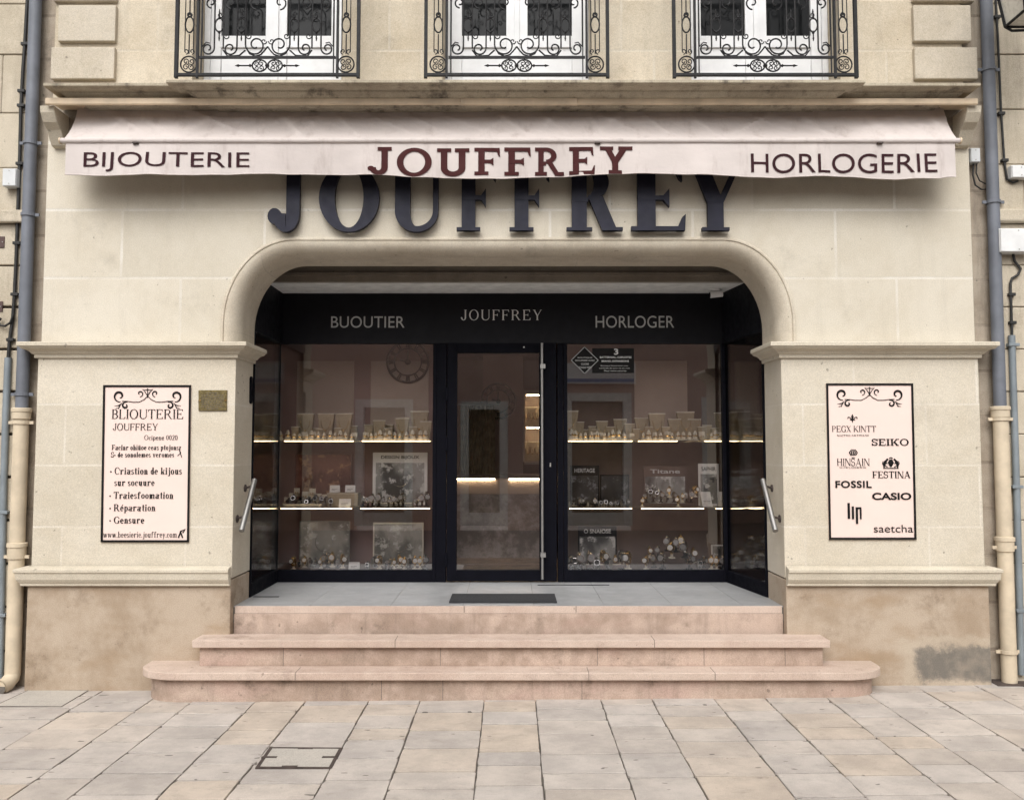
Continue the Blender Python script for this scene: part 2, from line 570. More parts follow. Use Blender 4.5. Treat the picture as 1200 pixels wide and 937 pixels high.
# ------------------------------------------------------------------ lettering
def arcpts(cx, cy, rx, ry, tx, ty, a0, a1, n=22):
    out = []
    for i in range(n):
        q = []
        for a in (a0 + (a1 - a0) * i / n, a0 + (a1 - a0) * (i + 1) / n):
            q.append((R(a), a))
        (u, _), (v, _) = q
        ix, iy = rx - tx, ry - ty
        out.append([(cx + rx * math.cos(u), cy + ry * math.sin(u)), (cx + rx * math.cos(v), cy + ry * math.sin(v)),
                    (cx + ix * math.cos(v), cy + iy * math.sin(v)), (cx + ix * math.cos(u), cy + iy * math.sin(u))])
    return ('ring', out)


def glyph(ch, S, H, T, L):
    """a letter of a drawn serif alphabet: stem S, hairline H, serif thickness T, serif overhang L (cap height 1)"""
    o = []
    rc = lambda a, b, c, d: o.append(('poly', [(a, b), (c, b), (c, d), (a, d)]))
    pl = lambda *p: o.append(('poly', list(p)))
    ar = lambda cx, cy, rx, ry, a0, a1, tx=S, ty=H, n=22: o.append(arcpts(cx, cy, rx, ry, tx, ty, a0, a1, n))
    X = 0.66

    def st(x, y0=0, y1=1, sb=1, tp=1, w=None):
        w = S if w is None else w
        rc(x, y0, x + w, y1)
        if sb == 1: rc(x - L, y0, x + w + L, y0 + T)
        if tp == 1: rc(x - L, y1 - T, x + w + L, y1)
        if tp == 2: pl((x - L, y1 - T * 1.5), (x + .001, y1 - T * 1.8), (x + .001, y1))

    def dg(x0, y0, x1, y1, w):
        pl((x0, y0), (x0 + w, y0), (x1 + w, y1), (x1, y1))

    def sf(x, y, w, top=False):
        rc(x - L, y - (T if top else 0), x + w + L, y + (0 if top else T))

    def beak(x, y, d):      # arm-end serif at (x, y) pointing d = +1 up or -1 down
        pl((x - 0.11, y), (x, y), (x + .012, y + d * (.2 + T)), (x - .03, y + d * (.16 + T)))

    def dot(x, y, r):
        o.append(('poly', [(x + r * math.cos(2 * math.pi * k / 14), y + r * math.sin(2 * math.pi * k / 14)) for k in range(14)]))

    if ch == 'A':
        dg(L, 0, .40 - H / 2, 1, H); dg(.80 - S, 0, .40 - S / 2, 1, S); rc(.2, .3, .62, .3 + H); sf(L, 0, H); sf(.80 - S, 0, S)
    elif ch == 'B':
        st(L, sb=0, tp=0); rc(0, 0, .3, max(T, H)); rc(0, 1 - max(T, H), .3, 1); rc(L, .5 - H / 2, .3, .5 + H / 2)
        ar(.3, .25 + H / 4, .36, .25 + H / 4, -90, 90); ar(.3, .75 - H / 4, .31, .25 + H / 4, -90, 90)
    elif ch == 'C':
        ar(.42, .5, .42, .52, 48, 312); beak(.76, .8, -1) if T < .1 else rc(.64, .7, .64 + T, .98)
    elif ch == 'D':
        st(L, sb=0, tp=0); rc(0, 0, .34, max(T, H)); rc(0, 1 - max(T, H), .34, 1); ar(.34, .5, .42, .5, -90, 90)
    elif ch in 'EF':
        st(L, tp=0, sb=1 if ch == 'F' else 0)
        rc(0, 1 - max(T, H), .66, 1); beak(.66, 1, -1)
        rc(L, .5 - H / 2, .46, .5 + H / 2); pl((.42, .5 - H / 2), (.5, .36), (.5, .64), (.42, .5 + H / 2))
        if ch == 'E': rc(0, 0, .70, max(T, H)); beak(.70, 0, 1)
    elif ch == 'G':
        ar(.42, .5, .42, .52, 48, 330); rc(.62, .02, .62 + S * .9, .42); rc(.54, .42 - T, .62 + S + L * .7, .42); beak(.76, .84, -1)
    elif ch == 'H':
        st(L); st(.82 - L - S); rc(L, .5 - H / 2, .8 - L, .5 + H / 2)
    elif ch == 'I':
        st(L)
    elif ch == 'J':
        st(.30, .26, 1, 0, 1); ar(.30 + S - .24, .26, .24, .28, 180, 360, S, H * 1.2); dot(.30 + S - .44, .22, S * .52)
    elif ch == 'K':
        st(L); dg(L + S, .40, .70 - H, 1, H * 1.3); dg(.80 - S * 1.1, 0, L + S + .06, .56, S * 1.1); sf(.76 - S, 0, S); sf(.66, 1, H, True)
    elif ch == 'L':
        st(L, sb=0); rc(0, 0, .64, max(T, H)); beak(.64, 0, 1)
    elif ch == 'M':
        st(L, w=H * 1.2); st(1.0 - L - S); dg(.52 - S * .5, 0, L, 1, S * .9); dg(.5, 0, 1.0 - L - S, 1, H)
    elif ch == 'N':
        st(L, w=H * 1.2); st(.84 - L - H, w=H * 1.2); dg(.84 - L - S, 0, L, 1, S)
    elif ch == 'O':
        ar(.45, .5, .45, .52, 0, 360, S, H, 40)
    elif ch in 'PR':
        st(L, tp=0); rc(0, 1 - max(T, H), .34, 1); ar(.34, .75 - H / 4, .33, .25 + H / 4, -90, 90); rc(L, .5 - H, .34, .5)
        if ch == 'R': dg(.80 - S, 0, .34, .52, S); rc(.80 - S, 0, .80 + L, T)
    elif ch == 'S':
        ar(.31, .735, .28, .285, 25, 270, S * .8, H * 1.3); ar(.33, .265, .31, .285, -155, 90, S * .8, H * 1.3)
        rc(.52, .68, .52 + H, .98); rc(.04, .02, .04 + H, .32)
    elif ch == 'T':
        st(.36 - S / 2, tp=0); rc(0, 1 - max(T, H), .72, 1); beak(.72, 1, -1); pl((0, 1), (.11, 1), (.03, .84 - T), (-.012, .8 - T))
    elif ch == 'U':
        st(L, .3, 1, 0, 1); st(.84 - L - H * 1.3, .3, 1, 0, 1, H * 1.3)
        cx = (L + .84 - L) / 2; rx = (.84 - 2 * L) / 2
        ar(cx, .3, rx, .32, 180, 270, S, H * 1.3); ar(cx, .3, rx, .32, 270, 360, H * 1.3, H * 1.3)
    elif ch == 'V':
        dg(.40 - S / 2, 0, L, 1, S); dg(.40 - H / 2, 0, .76 - H, 1, H); sf(L, 1, S, True); sf(.74 - H, 1, H, True)
    elif ch == 'X':
        dg(.72 - S, 0, L, 1, S); dg(L, 0, .70 - H, 1, H); sf(.72 - S, 0, S); sf(L, 1, S, True); sf(L, 0, H); sf(.70 - H, 1, H, True)
    elif ch == 'Y':
        st(.42 - S / 2, 0, .46, 1, 0); dg(.42 - S / 2, .42, L, 1, S); dg(.42 + S / 2 - H * 1.4, .42, .80 - H * 1.4, 1, H * 1.4)
        sf(L, 1, S, True); sf(.80 - H * 1.4, 1, H * 1.4, True)
    elif ch == 'a':
        st(.34, .08, X - .15, 0, 0); ar(.30, X - .2, .04 + S + .1, .2, 0, 150, S * .9, H); ar(.24, .19, .22, .2, 40, 330); rc(.34, 0, .34 + S + L, T + H * .3)
    elif ch in 'bdpq':
        x = L if ch in 'bp' else .46 - S
        st(x, -.28 if ch in 'pq' else 0, 1 if ch in 'bd' else X, 1 if ch in 'pqd' else 0, 2); ar(.27 + (L if ch in 'bp' else 0) * .6, X / 2, .25, X / 2 + .01, 0, 360)
    elif ch == 'c':
        ar(.25, X / 2, .25, X / 2 + .01, 50, 310); dot(.4, X * .72, S * .45)
    elif ch == 'e':
        ar(.25, X / 2, .25, X / 2 + .01, 0, 318); rc(.06, X / 2, .5 - H * .3, X / 2 + H)
    elif ch in 'ft':
        if ch == 'f': st(.12, 0, .8, 1, 0); ar(.12 + .18, .8, .18, .2, 40, 180); dot(.42, .88, S * .45)
        else: st(.12, .08, .9, 0, 0); ar(.12 + .15, .14, .15, .15, 180, 310)
        rc(0, X - T * .8, .38, X)
    elif ch == 'g':
        ar(.25, X * .62, .22, X * .4, 0, 360); ar(.27, -.1, .25, .17, 0, 360, H * 1.5, H * 1.2); rc(.4, X - .09, .52, X - .02)
    elif ch in 'hn':
        st(L, 0, 1 if ch == 'h' else X, 1, 2); st(.56 - L - S, 0, X - .2, 1, 0); ar(.56 - L - .24, X - .22, .24, .23, 0, 160, S, H)
    elif ch in 'il':
        st(L, 0, X if ch == 'i' else 1, 1, 2)
        if ch == 'i': dot(L + S / 2, .86, S * .6)
    elif ch == 'j':
        st(.16, -.1, X, 0, 2); ar(.16 + S - .17, -.1, .17, .17, 200, 360); dot(.16 + S / 2, .86, S * .6)
    elif ch == 'k':
        st(L, 0, 1, 1, 2); dg(L + S, .26, .50, X, H * 1.3); dg(.56 - S, 0, L + S + .03, .38, S); sf(.56 - S, 0, S); sf(.46, X, H, True)
    elif ch == 'm':
        st(L, 0, X, 1, 2)
        for q in (.50, .84): st(q - L - S, 0, X - .2, 1, 0); ar(q - L - .2, X - .2, .2, .21, 0, 165, S, H)
    elif ch == 'o':
        ar(.26, X / 2, .26, X / 2 + .01, 0, 360)
    elif ch == 'r':
        st(L, 0, X, 1, 2); ar(.34, X - .18, .2, .19, 55, 170, S, H); dot(.44, X - .08, S * .5)
    elif ch == 's':
        ar(.2, X * .735, .18, X * .275, 20, 270, S * .7, H * 1.2); ar(.21, X * .265, .2, X * .275, -160, 90, S * .7, H * 1.2)
    elif ch == 'u':
        st(L, .2, X, 0, 2); st(.56 - L - S, 0, X, 0, 2); ar(L + .2, .22, .2, .23, 180, 345, S, H); rc(.5 - L, 0, .58, T)
    elif ch in 'vy':
        dg(.26 - S / 2, 0, L * .7, X, S); dg(.26 - H / 2, 0, .5 - H, X, H); sf(L, X, S * .8, True); sf(.48 - H, X, H, True)
        if ch == 'y': dg(.14 - H, -.26, .27 - H, .06, H * 1.2); dot(.14, -.22, S * .5)
    elif ch == 'w':
        dg(.2 - S / 2, 0, 0, X, S); dg(.2, 0, .36, X, H); dg(.54 - S / 2, 0, .34, X, S); dg(.54, 0, .7, X, H); sf(.02, X, S, True); sf(.7, X, H, True)
    elif ch == 'x':
        dg(.5 - S, 0, 0, X, S); dg(0, 0, .5 - H, X, H)
    elif ch == 'z':
        rc(0, 0, .44, H * 1.3); rc(0, X - H * 1.3, .44, X); dg(0, 0, .44 - S, X, S)
    elif ch == '0':
        ar(.28, .5, .28, .51, 0, 360)
    elif ch == '2':
        ar(.26, .74, .24, .26, -20, 180); dg(0, 0, .36, .66, S); rc(0, 0, .5, max(T, H))
    elif ch == '3':
        ar(.24, .74, .24, .26, -90, 160); ar(.24, .26, .27, .26, -160, 90)
    elif ch == '.':
        dot(S * .6, S * .5, S * .6)
    elif ch == '\u00b7':
        dot(S * .7, .38, S * .7)
    elif ch == ',':
        dot(S * .6, S * .4, S * .5)
    elif ch == '\u00e9':
        o += glyph('e', S, H, T, L); dg(.2, .74, .34, .95, S * .6)
    elif ch == '\u00fc':
        o += glyph('u', S, H, T, L); dot(.18, .84, S * .5); dot(.40, .84, S * .5)
    return o


STY = {'fat': (.235, .065, .05, .085), 'slab': (.17, .135, .13, .10), 'roman': (.125, .045, .03, .055), 'bold': (.17, .06, .045, .06), 'wideslab': (.17, .12, .11, .07)}


def bbox(polys):
    xs = [x for _, q in polys for p in (q if _ == 'ring' else [q]) for x, y in p]
    ys = [y for _, q in polys for p in (q if _ == 'ring' else [q]) for x, y in p]
    return min(xs), max(xs), min(ys), max(ys)


def serif_line(text, sty, gap=0.10):
    """the pieces of a whole line set side by side; cap height 1, starting at x = 0"""
    x, out = 0.0, []
    for ch in text:
        if ch == ' ':
            x += .34
            continue
        g = glyph(ch, *STY[sty])
        if not g: continue
        a, b, _, _ = bbox(g)
        dx = x - a
        for k, q in g:
            out.append((k, [[(u + dx, v) for u, v in p] for p in q] if k == 'ring' else [(u + dx, v) for u, v in q]))
        x += (b - a) + gap
    return out, x - gap


def lay_serif(mb, polys, fx, fz, y_of, thick, piece=0.00025):
    """turns 2D pieces into solids: fx, fz map to world x, z; y_of(x, z) is the surface they lie on, facing -y"""
    for i, (k, q) in enumerate(polys):
        e = (i % 7) * piece
        if k == 'poly':
            pts = [(fx(u, v), fz(u, v)) for u, v in q]
            n = len(pts)
            mb.add([(x, y_of(x, z) - thick - e, z) for x, z in pts] + [(x, y_of(x, z), z) for x, z in pts],
                   [tuple(range(n)), tuple(range(2 * n - 1, n - 1, -1))] + [(a, a + n, (a + 1) % n + n, (a + 1) % n) for a in range(n)])
        else:
            closed = abs(q[0][0][0] - q[-1][1][0]) + abs(q[0][0][1] - q[-1][1][1]) < 1e-6
            rings = [(s_[0], s_[3]) for s_ in q] + ([] if closed else [(q[-1][1], q[-1][2])])
            vv = []
            for (a, b) in rings:
                for (u, v) in (a, b):
                    x, z = fx(u, v), fz(u, v)
                    vv += [(x, y_of(x, z) - thick - e, z), (x, y_of(x, z), z)]
            m, ff = len(rings), []
            for j in range(m if closed else m - 1):
                p0, p1 = 4 * j, 4 * ((j + 1) % m)
                ff += [(p0, p1, p1 + 2, p0 + 2), (p0 + 1, p0 + 3, p1 + 3, p1 + 1), (p0, p0 + 1, p1 + 1, p1), (p0 + 2, p1 + 2, p1 + 3, p0 + 3)]
            if not closed:
                ff += [(0, 2, 3, 1), (4 * m - 4, 4 * m - 3, 4 * m - 1, 4 * m - 2)]
            mb.add(vv, ff)


def line_serif(mb, text, sty, x0, x1, ybase, cap, Y, thick=0.0008, gap=0.10):
    """a serif line between photo columns x0..x1 with its baseline on row ybase, caps cap pixels high, on the plane y = Y"""
    polys, wd = serif_line(text, sty, gap)
    a, b = P(x0, ybase, Y), P(x1, ybase, Y)
    zt = P(x0, ybase - cap, Y).z
    sx, sz = (b.x - a.x) / wd, zt - a.z
    lay_serif(mb, polys, lambda u, v: a.x + u * sx, lambda u, v: a.z + v * sz, lambda x, z: Y, thick)


def sans_mesh(text, bold=0.0, space=1.0):
    cu = bpy.data.curves.new("lettering", 'FONT')
    cu.body = text
    cu.size = 1.0
    cu.offset = bold
    cu.space_character = space
    cu.resolution_u = 6
    o = bpy.data.objects.new("lettering", cu)
    col.objects.link(o)
    bpy.context.view_layer.update()
    dg = bpy.context.evaluated_depsgraph_get()
    me = bpy.data.meshes.new_from_object(o.evaluated_get(dg))
    vs_ = [(v.co.x, v.co.y) for v in me.vertices]
    fs_ = [tuple(p.vertices) for p in me.polygons]
    bpy.data.objects.remove(o)
    bpy.data.curves.remove(cu)
    bpy.data.meshes.remove(me)
    return vs_, fs_


def line_sans(mb, text, x0, x1, ybot, ytop, Y, bold=0.0, space=1.0, y_of=None, lift=0.001):
    vs_, fs_ = sans_mesh(text, bold, space)
    xa, xb = min(v[0] for v in vs_), max(v[0] for v in vs_)
    ya, yb = min(v[1] for v in vs_), max(v[1] for v in vs_)
    a, b, t = P(x0, ybot, Y), P(x1, ybot, Y), P(x0, ytop, Y)
    out = []
    for u, v in vs_:
        x = a.x + (u - xa) / (xb - xa) * (b.x - a.x)
        z = a.z + (v - ya) / (yb - ya) * (t.z - a.z)
        out.append((x, (y_of(x, z) if y_of else Y) - lift, z))
    mb.add(out, fs_)


def ribbon(mb, pts, r, y):
    mb.tube([(x, y, z) for x, z in pts], r, 5, True, 0.25)


def spiral(cx, cy, r0, r1, a0, a1, n=26):
    return [(cx + (r0 + (r1 - r0) * i / n) * math.cos(R(a0 + (a1 - a0) * i / n)), cy + (r0 + (r1 - r0) * i / n) * math.sin(R(a0 + (a1 - a0) * i / n))) for i in range(n + 1)]


# ================================================================== THE GROUND
GSL = 0.0065                                       # the pavement rises gently to the right
gz = lambda x: GSL * x
mb = MB()
mb.add([(-60, -60, -0.03 + gz(-60) * 0), (60, -60, -0.03), (60, 12, -0.03), (-60, 12, -0.03)], [(0, 1, 2, 3)])
obj('ground', MB().box(-60, 60, -60, 30, -0.4, -0.20), simple('earth', (0.12, 0.1, 0.085), 0.9))["kind"] = "structure"

jx = [-8.0, -7.6, -7.2, -6.8, -6.35, -6.0, -5.55, -5.1, -4.75, -4.3, -4.0] + [(px - 600) * 0.00628 for px in (13, 104, 180, 230, 304, 362, 435, 494, 568, 627, 702, 761, 833, 892, 963, 1017, 1087, 1160)]
jx += [jx[-1] + d for d in (0.35, 0.8, 1.15, 1.6, 1.95, 2.4, 2.8, 3.2, 3.6, 4.0, 4.5)]
YB, YF = 0.10, -2.30
verts, faces, tint, warm = [], [], [], []
rnd = random.Random(21)


def slab(x0, x1, y0, y1, sk0=0.0):
    g = 0.0022 + rnd.random() * 0.0025
    h = 0.0055 + rnd.random() * 0.005
    dz = rnd.uniform(-0.002, 0.0025)
    tz = rnd.uniform(-0.002, 0.002)
    b = len(verts)
    j = lambda: rnd.uniform(-0.0025, 0.005)
    e = 0.0025
    cx, cy = (x0 + x1) / 2, (y0 + y1) / 2
    # a few points along every edge, so that edges are worn and corners chipped
    c = []
    cor = [(x0 + g, y0 + h), (x1 - g, y0 + h), (x1 - g, y1 - h), (x0 + g, y1 - h)]
    for k in range(4):
        (ax, ay), (bx_, by) = cor[k], cor[(k + 1) % 4]
        ch = rnd.choice([0.006, 0.008, 0.012, 0.03 if rnd.random() < .25 else 0.01])
        ln = math.hypot(bx_ - ax, by - ay)
        for f in (ch / ln, .3 + rnd.uniform(-.1, .1), .66 + rnd.uniform(-.1, .1), 1 - ch / ln):
            x, y = ax + (bx_ - ax) * f, ay + (by - ay) * f
            q = j() * .8
            if k in (0, 2): y += q if k == 0 else -q
            else: x += -q if k == 1 else q
            c.append((x, y))
    n = len(c)
    for (x, y) in c: verts.append((x, y, gz(x) - 0.03))
    for (x, y) in c: verts.append((x, y, gz(x) - 0.0015 + dz))
    for (x, y) in c: verts.append((x + (e if x < cx else -e), y + (e if y < cy else -e), gz(x) + dz + tz * (x - cx) / (x1 - x0) * 2))
    tq, wq = rnd.random(), (rnd.random() ** 2.0) * 0.9
    for k in range(n):
        m = (k + 1) % n
        faces.append((b + k, b + m, b + n + m, b + n + k))
        faces.append((b + n + k, b + n + m, b + 2 * n + m, b + 2 * n + k))
    faces.append(tuple(b + 2 * n + k for k in range(n)))
    tint.extend([tq] * (2 * n + 1))
    warm.extend([wq] * (2 * n + 1))


for a, b in zip(jx[:-1], jx[1:]):
    wander = (0, 0)
    y = YB + rnd.uniform(-0.1, 0.25)
    while y > YF:
        ny = y - rnd.choice([0.22, 0.27, 0.33, 0.38, 0.30, 0.25])
        if ny < YF + 0.18: ny = YF
        slab(a + wander[0], b + wander[1], ny, min(y, YB + 0.02))
        y = ny
kx = -8.0
while kx < 8.5:                                     # the kerb row in front
    nx = kx + rnd.uniform(0.8, 1.25)
    slab(kx, nx, YF - 0.34, YF)
    kx = nx
me = bpy.data.meshes.new('pavement')
me.from_pydata(verts, [], faces)
me.update()
for nm, arr in (("tint", tint), ("warm", warm)):
    at = me.attributes.new(nm, 'FLOAT', 'FACE')
    at.data.foreach_set("value", arr)
me.materials.append(M['slab'])
pv = bpy.data.objects.new('pavement', me)
col.objects.link(pv)
tag(pv, kind='structure')
mb = MB()
mb.add([(-8.2, YF - 0.36, gz(-8.2) - 0.012), (8.7, YF - 0.36, gz(8.7) - 0.012), (8.7, 0.4, gz(8.7) - 0.012), (-8.2, 0.4, gz(-8.2) - 0.012)], [(0, 1, 2, 3)])
o = obj('pavement_ground', mb, M['joint'], recalc=False)
tag(o, kind='structure')
mb = MB().box(-30, 30, -11.4, YF - 0.36, -0.19, -0.10)
tag(obj('road', mb, simple('asphalt', (0.12, 0.115, 0.11), 0.9, 0, 0.2, 12, bump=0.6, bscale=150)), kind='structure')

# ================================================================== THE SHOP BUILDING
bld = thing('shop_building', 'cream limestone jewellery shop building with wide arched entrance and three balconied windows above', 'building', (0, 0.6, 0))
XL, XR = X_(50, 0, 360), X_(1141, 0, 360)
OPNS = {-1: 2.155, 1: 2.10}                           # the right jamb stands a little closer in
OPN = 2.155                                            # half width of the entrance
ZC1, ZC0 = Z_(400, -0.13), Z_(419.5, -0.02)            # pier cornice top and bottom
ZP1, ZP0 = Z_(666, -0.10), Z_(685.5, -0.04)            # plinth moulding
ZT = Z_(98, -0.2)                                      # top of string course at the ends
A_IN, ZA_IN = 2.12, P(600, 312, 0.43).z
RX, RZ = 0.43, 0.55


def contour(off, n=14):
    a, zt, rx, rz = A_IN + off, ZA_IN + off, RX + off, RZ + off
    zs = zt - rz
    left = [(-a, ZC1 - 0.03), (-a, zs)] + [(-a + rx - rx * math.cos(R(90 * i / n)), zs + rz * math.sin(R(90 * i / n))) for i in range(1, n + 1)]
    return [(x - .03, z) for x, z in left] + [(-x - .03, z) for x, z in reversed(left)]


OFF = 0.135
c_in = contour(OFF - 0.006)
mb = MB().prism_y([(XL, ZC1 - 0.03), (XL, 4.55), (XR, 4.55), (XR, ZC1 - 0.03)] + list(reversed(c_in)), 0.0, 0.42)
obj('wall', mb, M['wall'], bld)
# arch surround: a fillet, then a broad roll that turns into the reveal
prof = [(OFF, 0.02), (OFF, -0.012), (OFF - 0.012, -0.018), (OFF - 0.022, -0.016), (OFF - 0.026, -0.006)]
for i in range(0, 11):
    a = R(90 * i / 10)
    prof.append(((OFF - 0.03) * (1 - math.sin(a)), -0.01 + 0.15 * (1 - math.cos(a)) ))
prof += [(0.0, 0.30), (0.0, 0.43), (OFF, 0.43)]
base = contour(0.0)
nr = []
for i, p in enumerate(base):
    q0, q1 = base[max(i - 1, 0)], base[min(i + 1, len(base) - 1)]
    out = contour(0.1)[i]
    nr.append(((out[0] - p[0]) / 0.1, 0, (out[1] - p[1]) / 0.1))
mb = MB().sweep([(x, 0, z) for x, z in base], nr, (0, 1, 0), prof)
obj('arch_surround', mb, M['arch'], bld, smooth=True)

cprof = [(0.0, ZC0 - ZC1), (0.02, ZC0 - ZC1), (0.022, ZC0 - ZC1 + 0.028), (0.034, ZC0 - ZC1 + 0.03), (0.045, ZC0 - ZC1 + 0.045), (0.062, ZC0 - ZC1 + 0.058),
         (0.085, -0.052), (0.098, -0.042), (0.10, -0.034), (0.112, -0.032), (0.112, -0.004), (0.108, 0.0), (0.0, 0.012)]
pprof = [(0.0, ZP0 - ZP1), (0.035, ZP0 - ZP1), (0.037, ZP0 - ZP1 + 0.018), (0.045, ZP0 - ZP1 + 0.028), (0.058, ZP0 - ZP1 + 0.05), (0.064, -0.04), (0.066, -0.032), (0.074, -0.03), (0.074, -0.008), (0.06, 0.0), (0.0, 0.012)]
PF = -0.018
for sgn, xo in ((-1, XL - 0.012), (1, XR + 0.012)):
    xi = sgn * OPNS[sgn]
    x0, x1 = min(xo, xi), max(xo, xi)
    obj('pier', MB().box(x0, x1, PF, 0.43, ZP0 + 0.05, ZC1 - 0.03), M['pier'], bld, bevel=0.006)
    obj('plinth', MB().box(x0 - (0.012 if sgn < 0 else 0), x1 + (0.012 if sgn > 0 else 0), PF - 0.022, 0.425, -0.06, ZP0 + 0.04), M['plinth'], bld, bevel=0.008)
    s = math.copysign(1, sgn)
    pts = [(xo, 0.12, ZC1), (xo, PF, ZC1), (xi, PF, ZC1), (xi, 0.43, ZC1)]
    nrm = [(s, 0, 0), (s, -1, 0), (-s, -1, 0), (-s, 0, 0)]
    obj('pier_cornice', MB().sweep(pts, nrm, (0, 0, 1), cprof), M['mould'], bld, bevel=0.003)
    xe = xo + s * 0.016
    obj('plinth_moulding', MB().sweep([(xe, 0.12, ZP1), (xe, PF - 0.02, ZP1), (xi, PF - 0.02, ZP1)], [(s, 0, 0), (s, -1, 0), (0, -1, 0)], (0, 0, 1), pprof), M['mould'], bld, bevel=0.003)
# side strips, weathered, set back from the shop face
obj('party_strip', MB().box(XL - 0.32, XL - 0.004, 0.10, 0.43, -0.06, 9.4), M['strip'], bld)
obj('party_strip', MB().box(XR + 0.004, XR + 0.32, 0.10, 0.43, -0.06, 9.4), M['strip'], bld)

# first floor wall with three openings
UY = 0.05
WX = [P(px, 60, UY).x for px in (313, 606, 897)]
OW = 0.60
ZF = 4.52
cuts = [XL + 0.0] + [q for c in WX for q in (c - OW, c + OW)] + [XR]
mb = MB()
for i in range(0, len(cuts), 2):
    mb.box(cuts[i], cuts[i + 1], UY, 0.45, ZF, 9.4)
for c in WX:
    mb.box(c - OW, c + OW, UY, 0.45, 6.95, 9.4)
obj('upper_wall', mb, M['upper'], bld)
obj('roof', MB().box(XL - 0.4, XR + 0.4, -0.3, 8, 9.4, 9.7), M['course'], bld)
# rusticated corner blocks
for sgn in (-1, 1):
    ys = [(-60, -33, 0), (-28, 5, 1), (22 - 14, 52, 0), (57, 96, 1)]
    for (ya, yb, wide) in ys:
        za, zb = Z_(yb, UY), Z_(ya, UY)
        if sgn < 0: xa, xb = P(70 - 7 * wide, 60, UY).x, P(137, 60, UY).x
        else: xa, xb = P(1069, 60, UY).x, P(1136 + 6 * wide, 60, UY).x
        obj('quoin', MB().box(xa, xb, UY - 0.04, UY + 0.03, za + 0.008, zb - 0.008), M['quoin'], bld, bevel=0.008)
# string course and balcony slab
zt = Z_(96.5, -0.36)
sprof_k = 1.7
sprof = [(0.0, -0.16), (0.05, -0.16), (0.055, -0.135), (0.08, -0.13), (0.12, -0.105), (0.15, -0.075), (0.155, -0.06), (0.19, -0.055), (0.195, -0.02), (0.21, -0.018), (0.21, -0.004), (0.20, 0.0), (0.0, 0.02)]
sprof = [(0, -.10), (.14, -.10), (.15, -.086), (.19, -.082), (.235, -.068), (.262, -.05), (.27, -.036), (.325, -.034), (.33, -.029), (.357, -.026), (.357, -.004), (.345, 0), (0, .02)]
xa, xb = P(50, 105, -0.36).x, P(1150, 105, -0.36).x
obj('string_course', MB().sweep([(xa + 0.357, 0.3, zt), (xa + 0.357, 0.0, zt), (xb - 0.357, 0.0, zt), (xb - 0.357, 0.3, zt)], [(-1, 0, 0), (-1, -1, 0), (1, -1, 0), (1, 0, 0)], (0, 0, 1), sprof), M['course'], bld, bevel=0.003)
xa, xb = P(197, 100, -0.43).x, P(1012, 100, -0.43).x
bprof = [(o_ * 1.24, h * 0.98 + Z_(93, -0.443) - zt) for o_, h in sprof]
obj('balcony_slab', MB().sweep([(xa + 0.43, 0.2, zt), (xa + 0.43, 0.0, zt), (xb - 0.43, 0.0, zt), (xb - 0.43, 0.2, zt)], [(-1, 0, 0), (-1, -1, 0), (1, -1, 0), (1, 0, 0)], (0, 0, 1), bprof), M['course'], bld, bevel=0.003)
obj('lintel_beam', MB().box(XL + 0.02, XR - 0.02, -0.004, 0.4, 4.30, zt - 0.02), M['conc'], bld)  # darker material puts the shade under the hood into the beam's colour
# consoles carrying the awning hood
for sgn, px in ((-1, 61), (1, 1136)):
    xc = P(px, 140, -0.15).x
    pts = [(0.0, 4.19), (-0.05, 4.20), (-0.08, 4.24), (-0.12, 4.30), (-0.18, 4.34), (-0.22, 4.40), (-0.23, 4.45), (0.0, 4.45)]
    obj('console', MB().prism_x(pts, xc - 0.055, xc + 0.055), M['mould'], bld, bevel=0.006)

# first floor windows
for c in WX:
    wn = obj('window', MB().box(c - OW + 0.002, c + OW - 0.002, 0.30, 0.40, ZF, ZF + 0.14), M['white'], bld, bevel=0.004)
    fw = OW - 0.002
    mb = MB()
    for s in (-1, 1):
        mb.box(c + s * fw - (0.05 if s > 0 else 0), c + s * fw + (0.05 if s < 0 else 0), 0.29, 0.38, ZF + 0.14, 6.95)
    mb.box(c - fw + .05, c + fw - .05, 0.29, 0.38, 6.88, 6.95)
    obj('frame', mb, M['white'], wn, bevel=0.004)
    for s in (-1, 1):
        x0, x1 = (c - fw + .052, c - 0.004) if s < 0 else (c + 0.004, c + fw - .052)
        zg = Z_(44, 0.33)
        sa = MB()
        sa.box(x0, x0 + .085, .30, .355, ZF + .14, 6.87).box(x1 - .085, x1, .30, .355, ZF + .14, 6.87)
        sa.box(x0 + .085, x1 - .085, .302, .353, ZF + .14, ZF + .28).box(x0 + .085, x1 - .085, .302, .353, zg - .10, zg).box(x0 + .085, x1 - .085, .302, .353, 6.78, 6.87)
        sa.box(x0 + .085, x1 - .085, .318, .345, ZF + .28, zg - .10)
        sa.box(x0 + .085, x1 - .085, .315, .343, zg + .75, zg + .78)
        obj('casement', sa, M['white'], wn, bevel=0.004)
        obj('pane', MB().box(x0 + .085, x1 - .085, .328, .334, zg, 6.78), M['darkglass'], wn)
    obj('astragal', MB().box(c - .022, c + .022, .285, .299, ZF + .14, 6.86), M['white'], wn, bevel=0.004)
obj('upper_room', MB().box(XL, XR, 0.46, 0.5, ZF - 0.1, 9.4), M['dark'], bld)

# wrought iron railings
RY = -0.28
S_ = P(605.5 + 100, 60, RY).x / 105.5 if False else (P(705, 60, RY).x - P(605, 60, RY).x) / 100.0
z88 = Z_(88, RY)
zz = lambda py: z88 + (88 - py) * S_ * 1.06
ZMID = -8.0


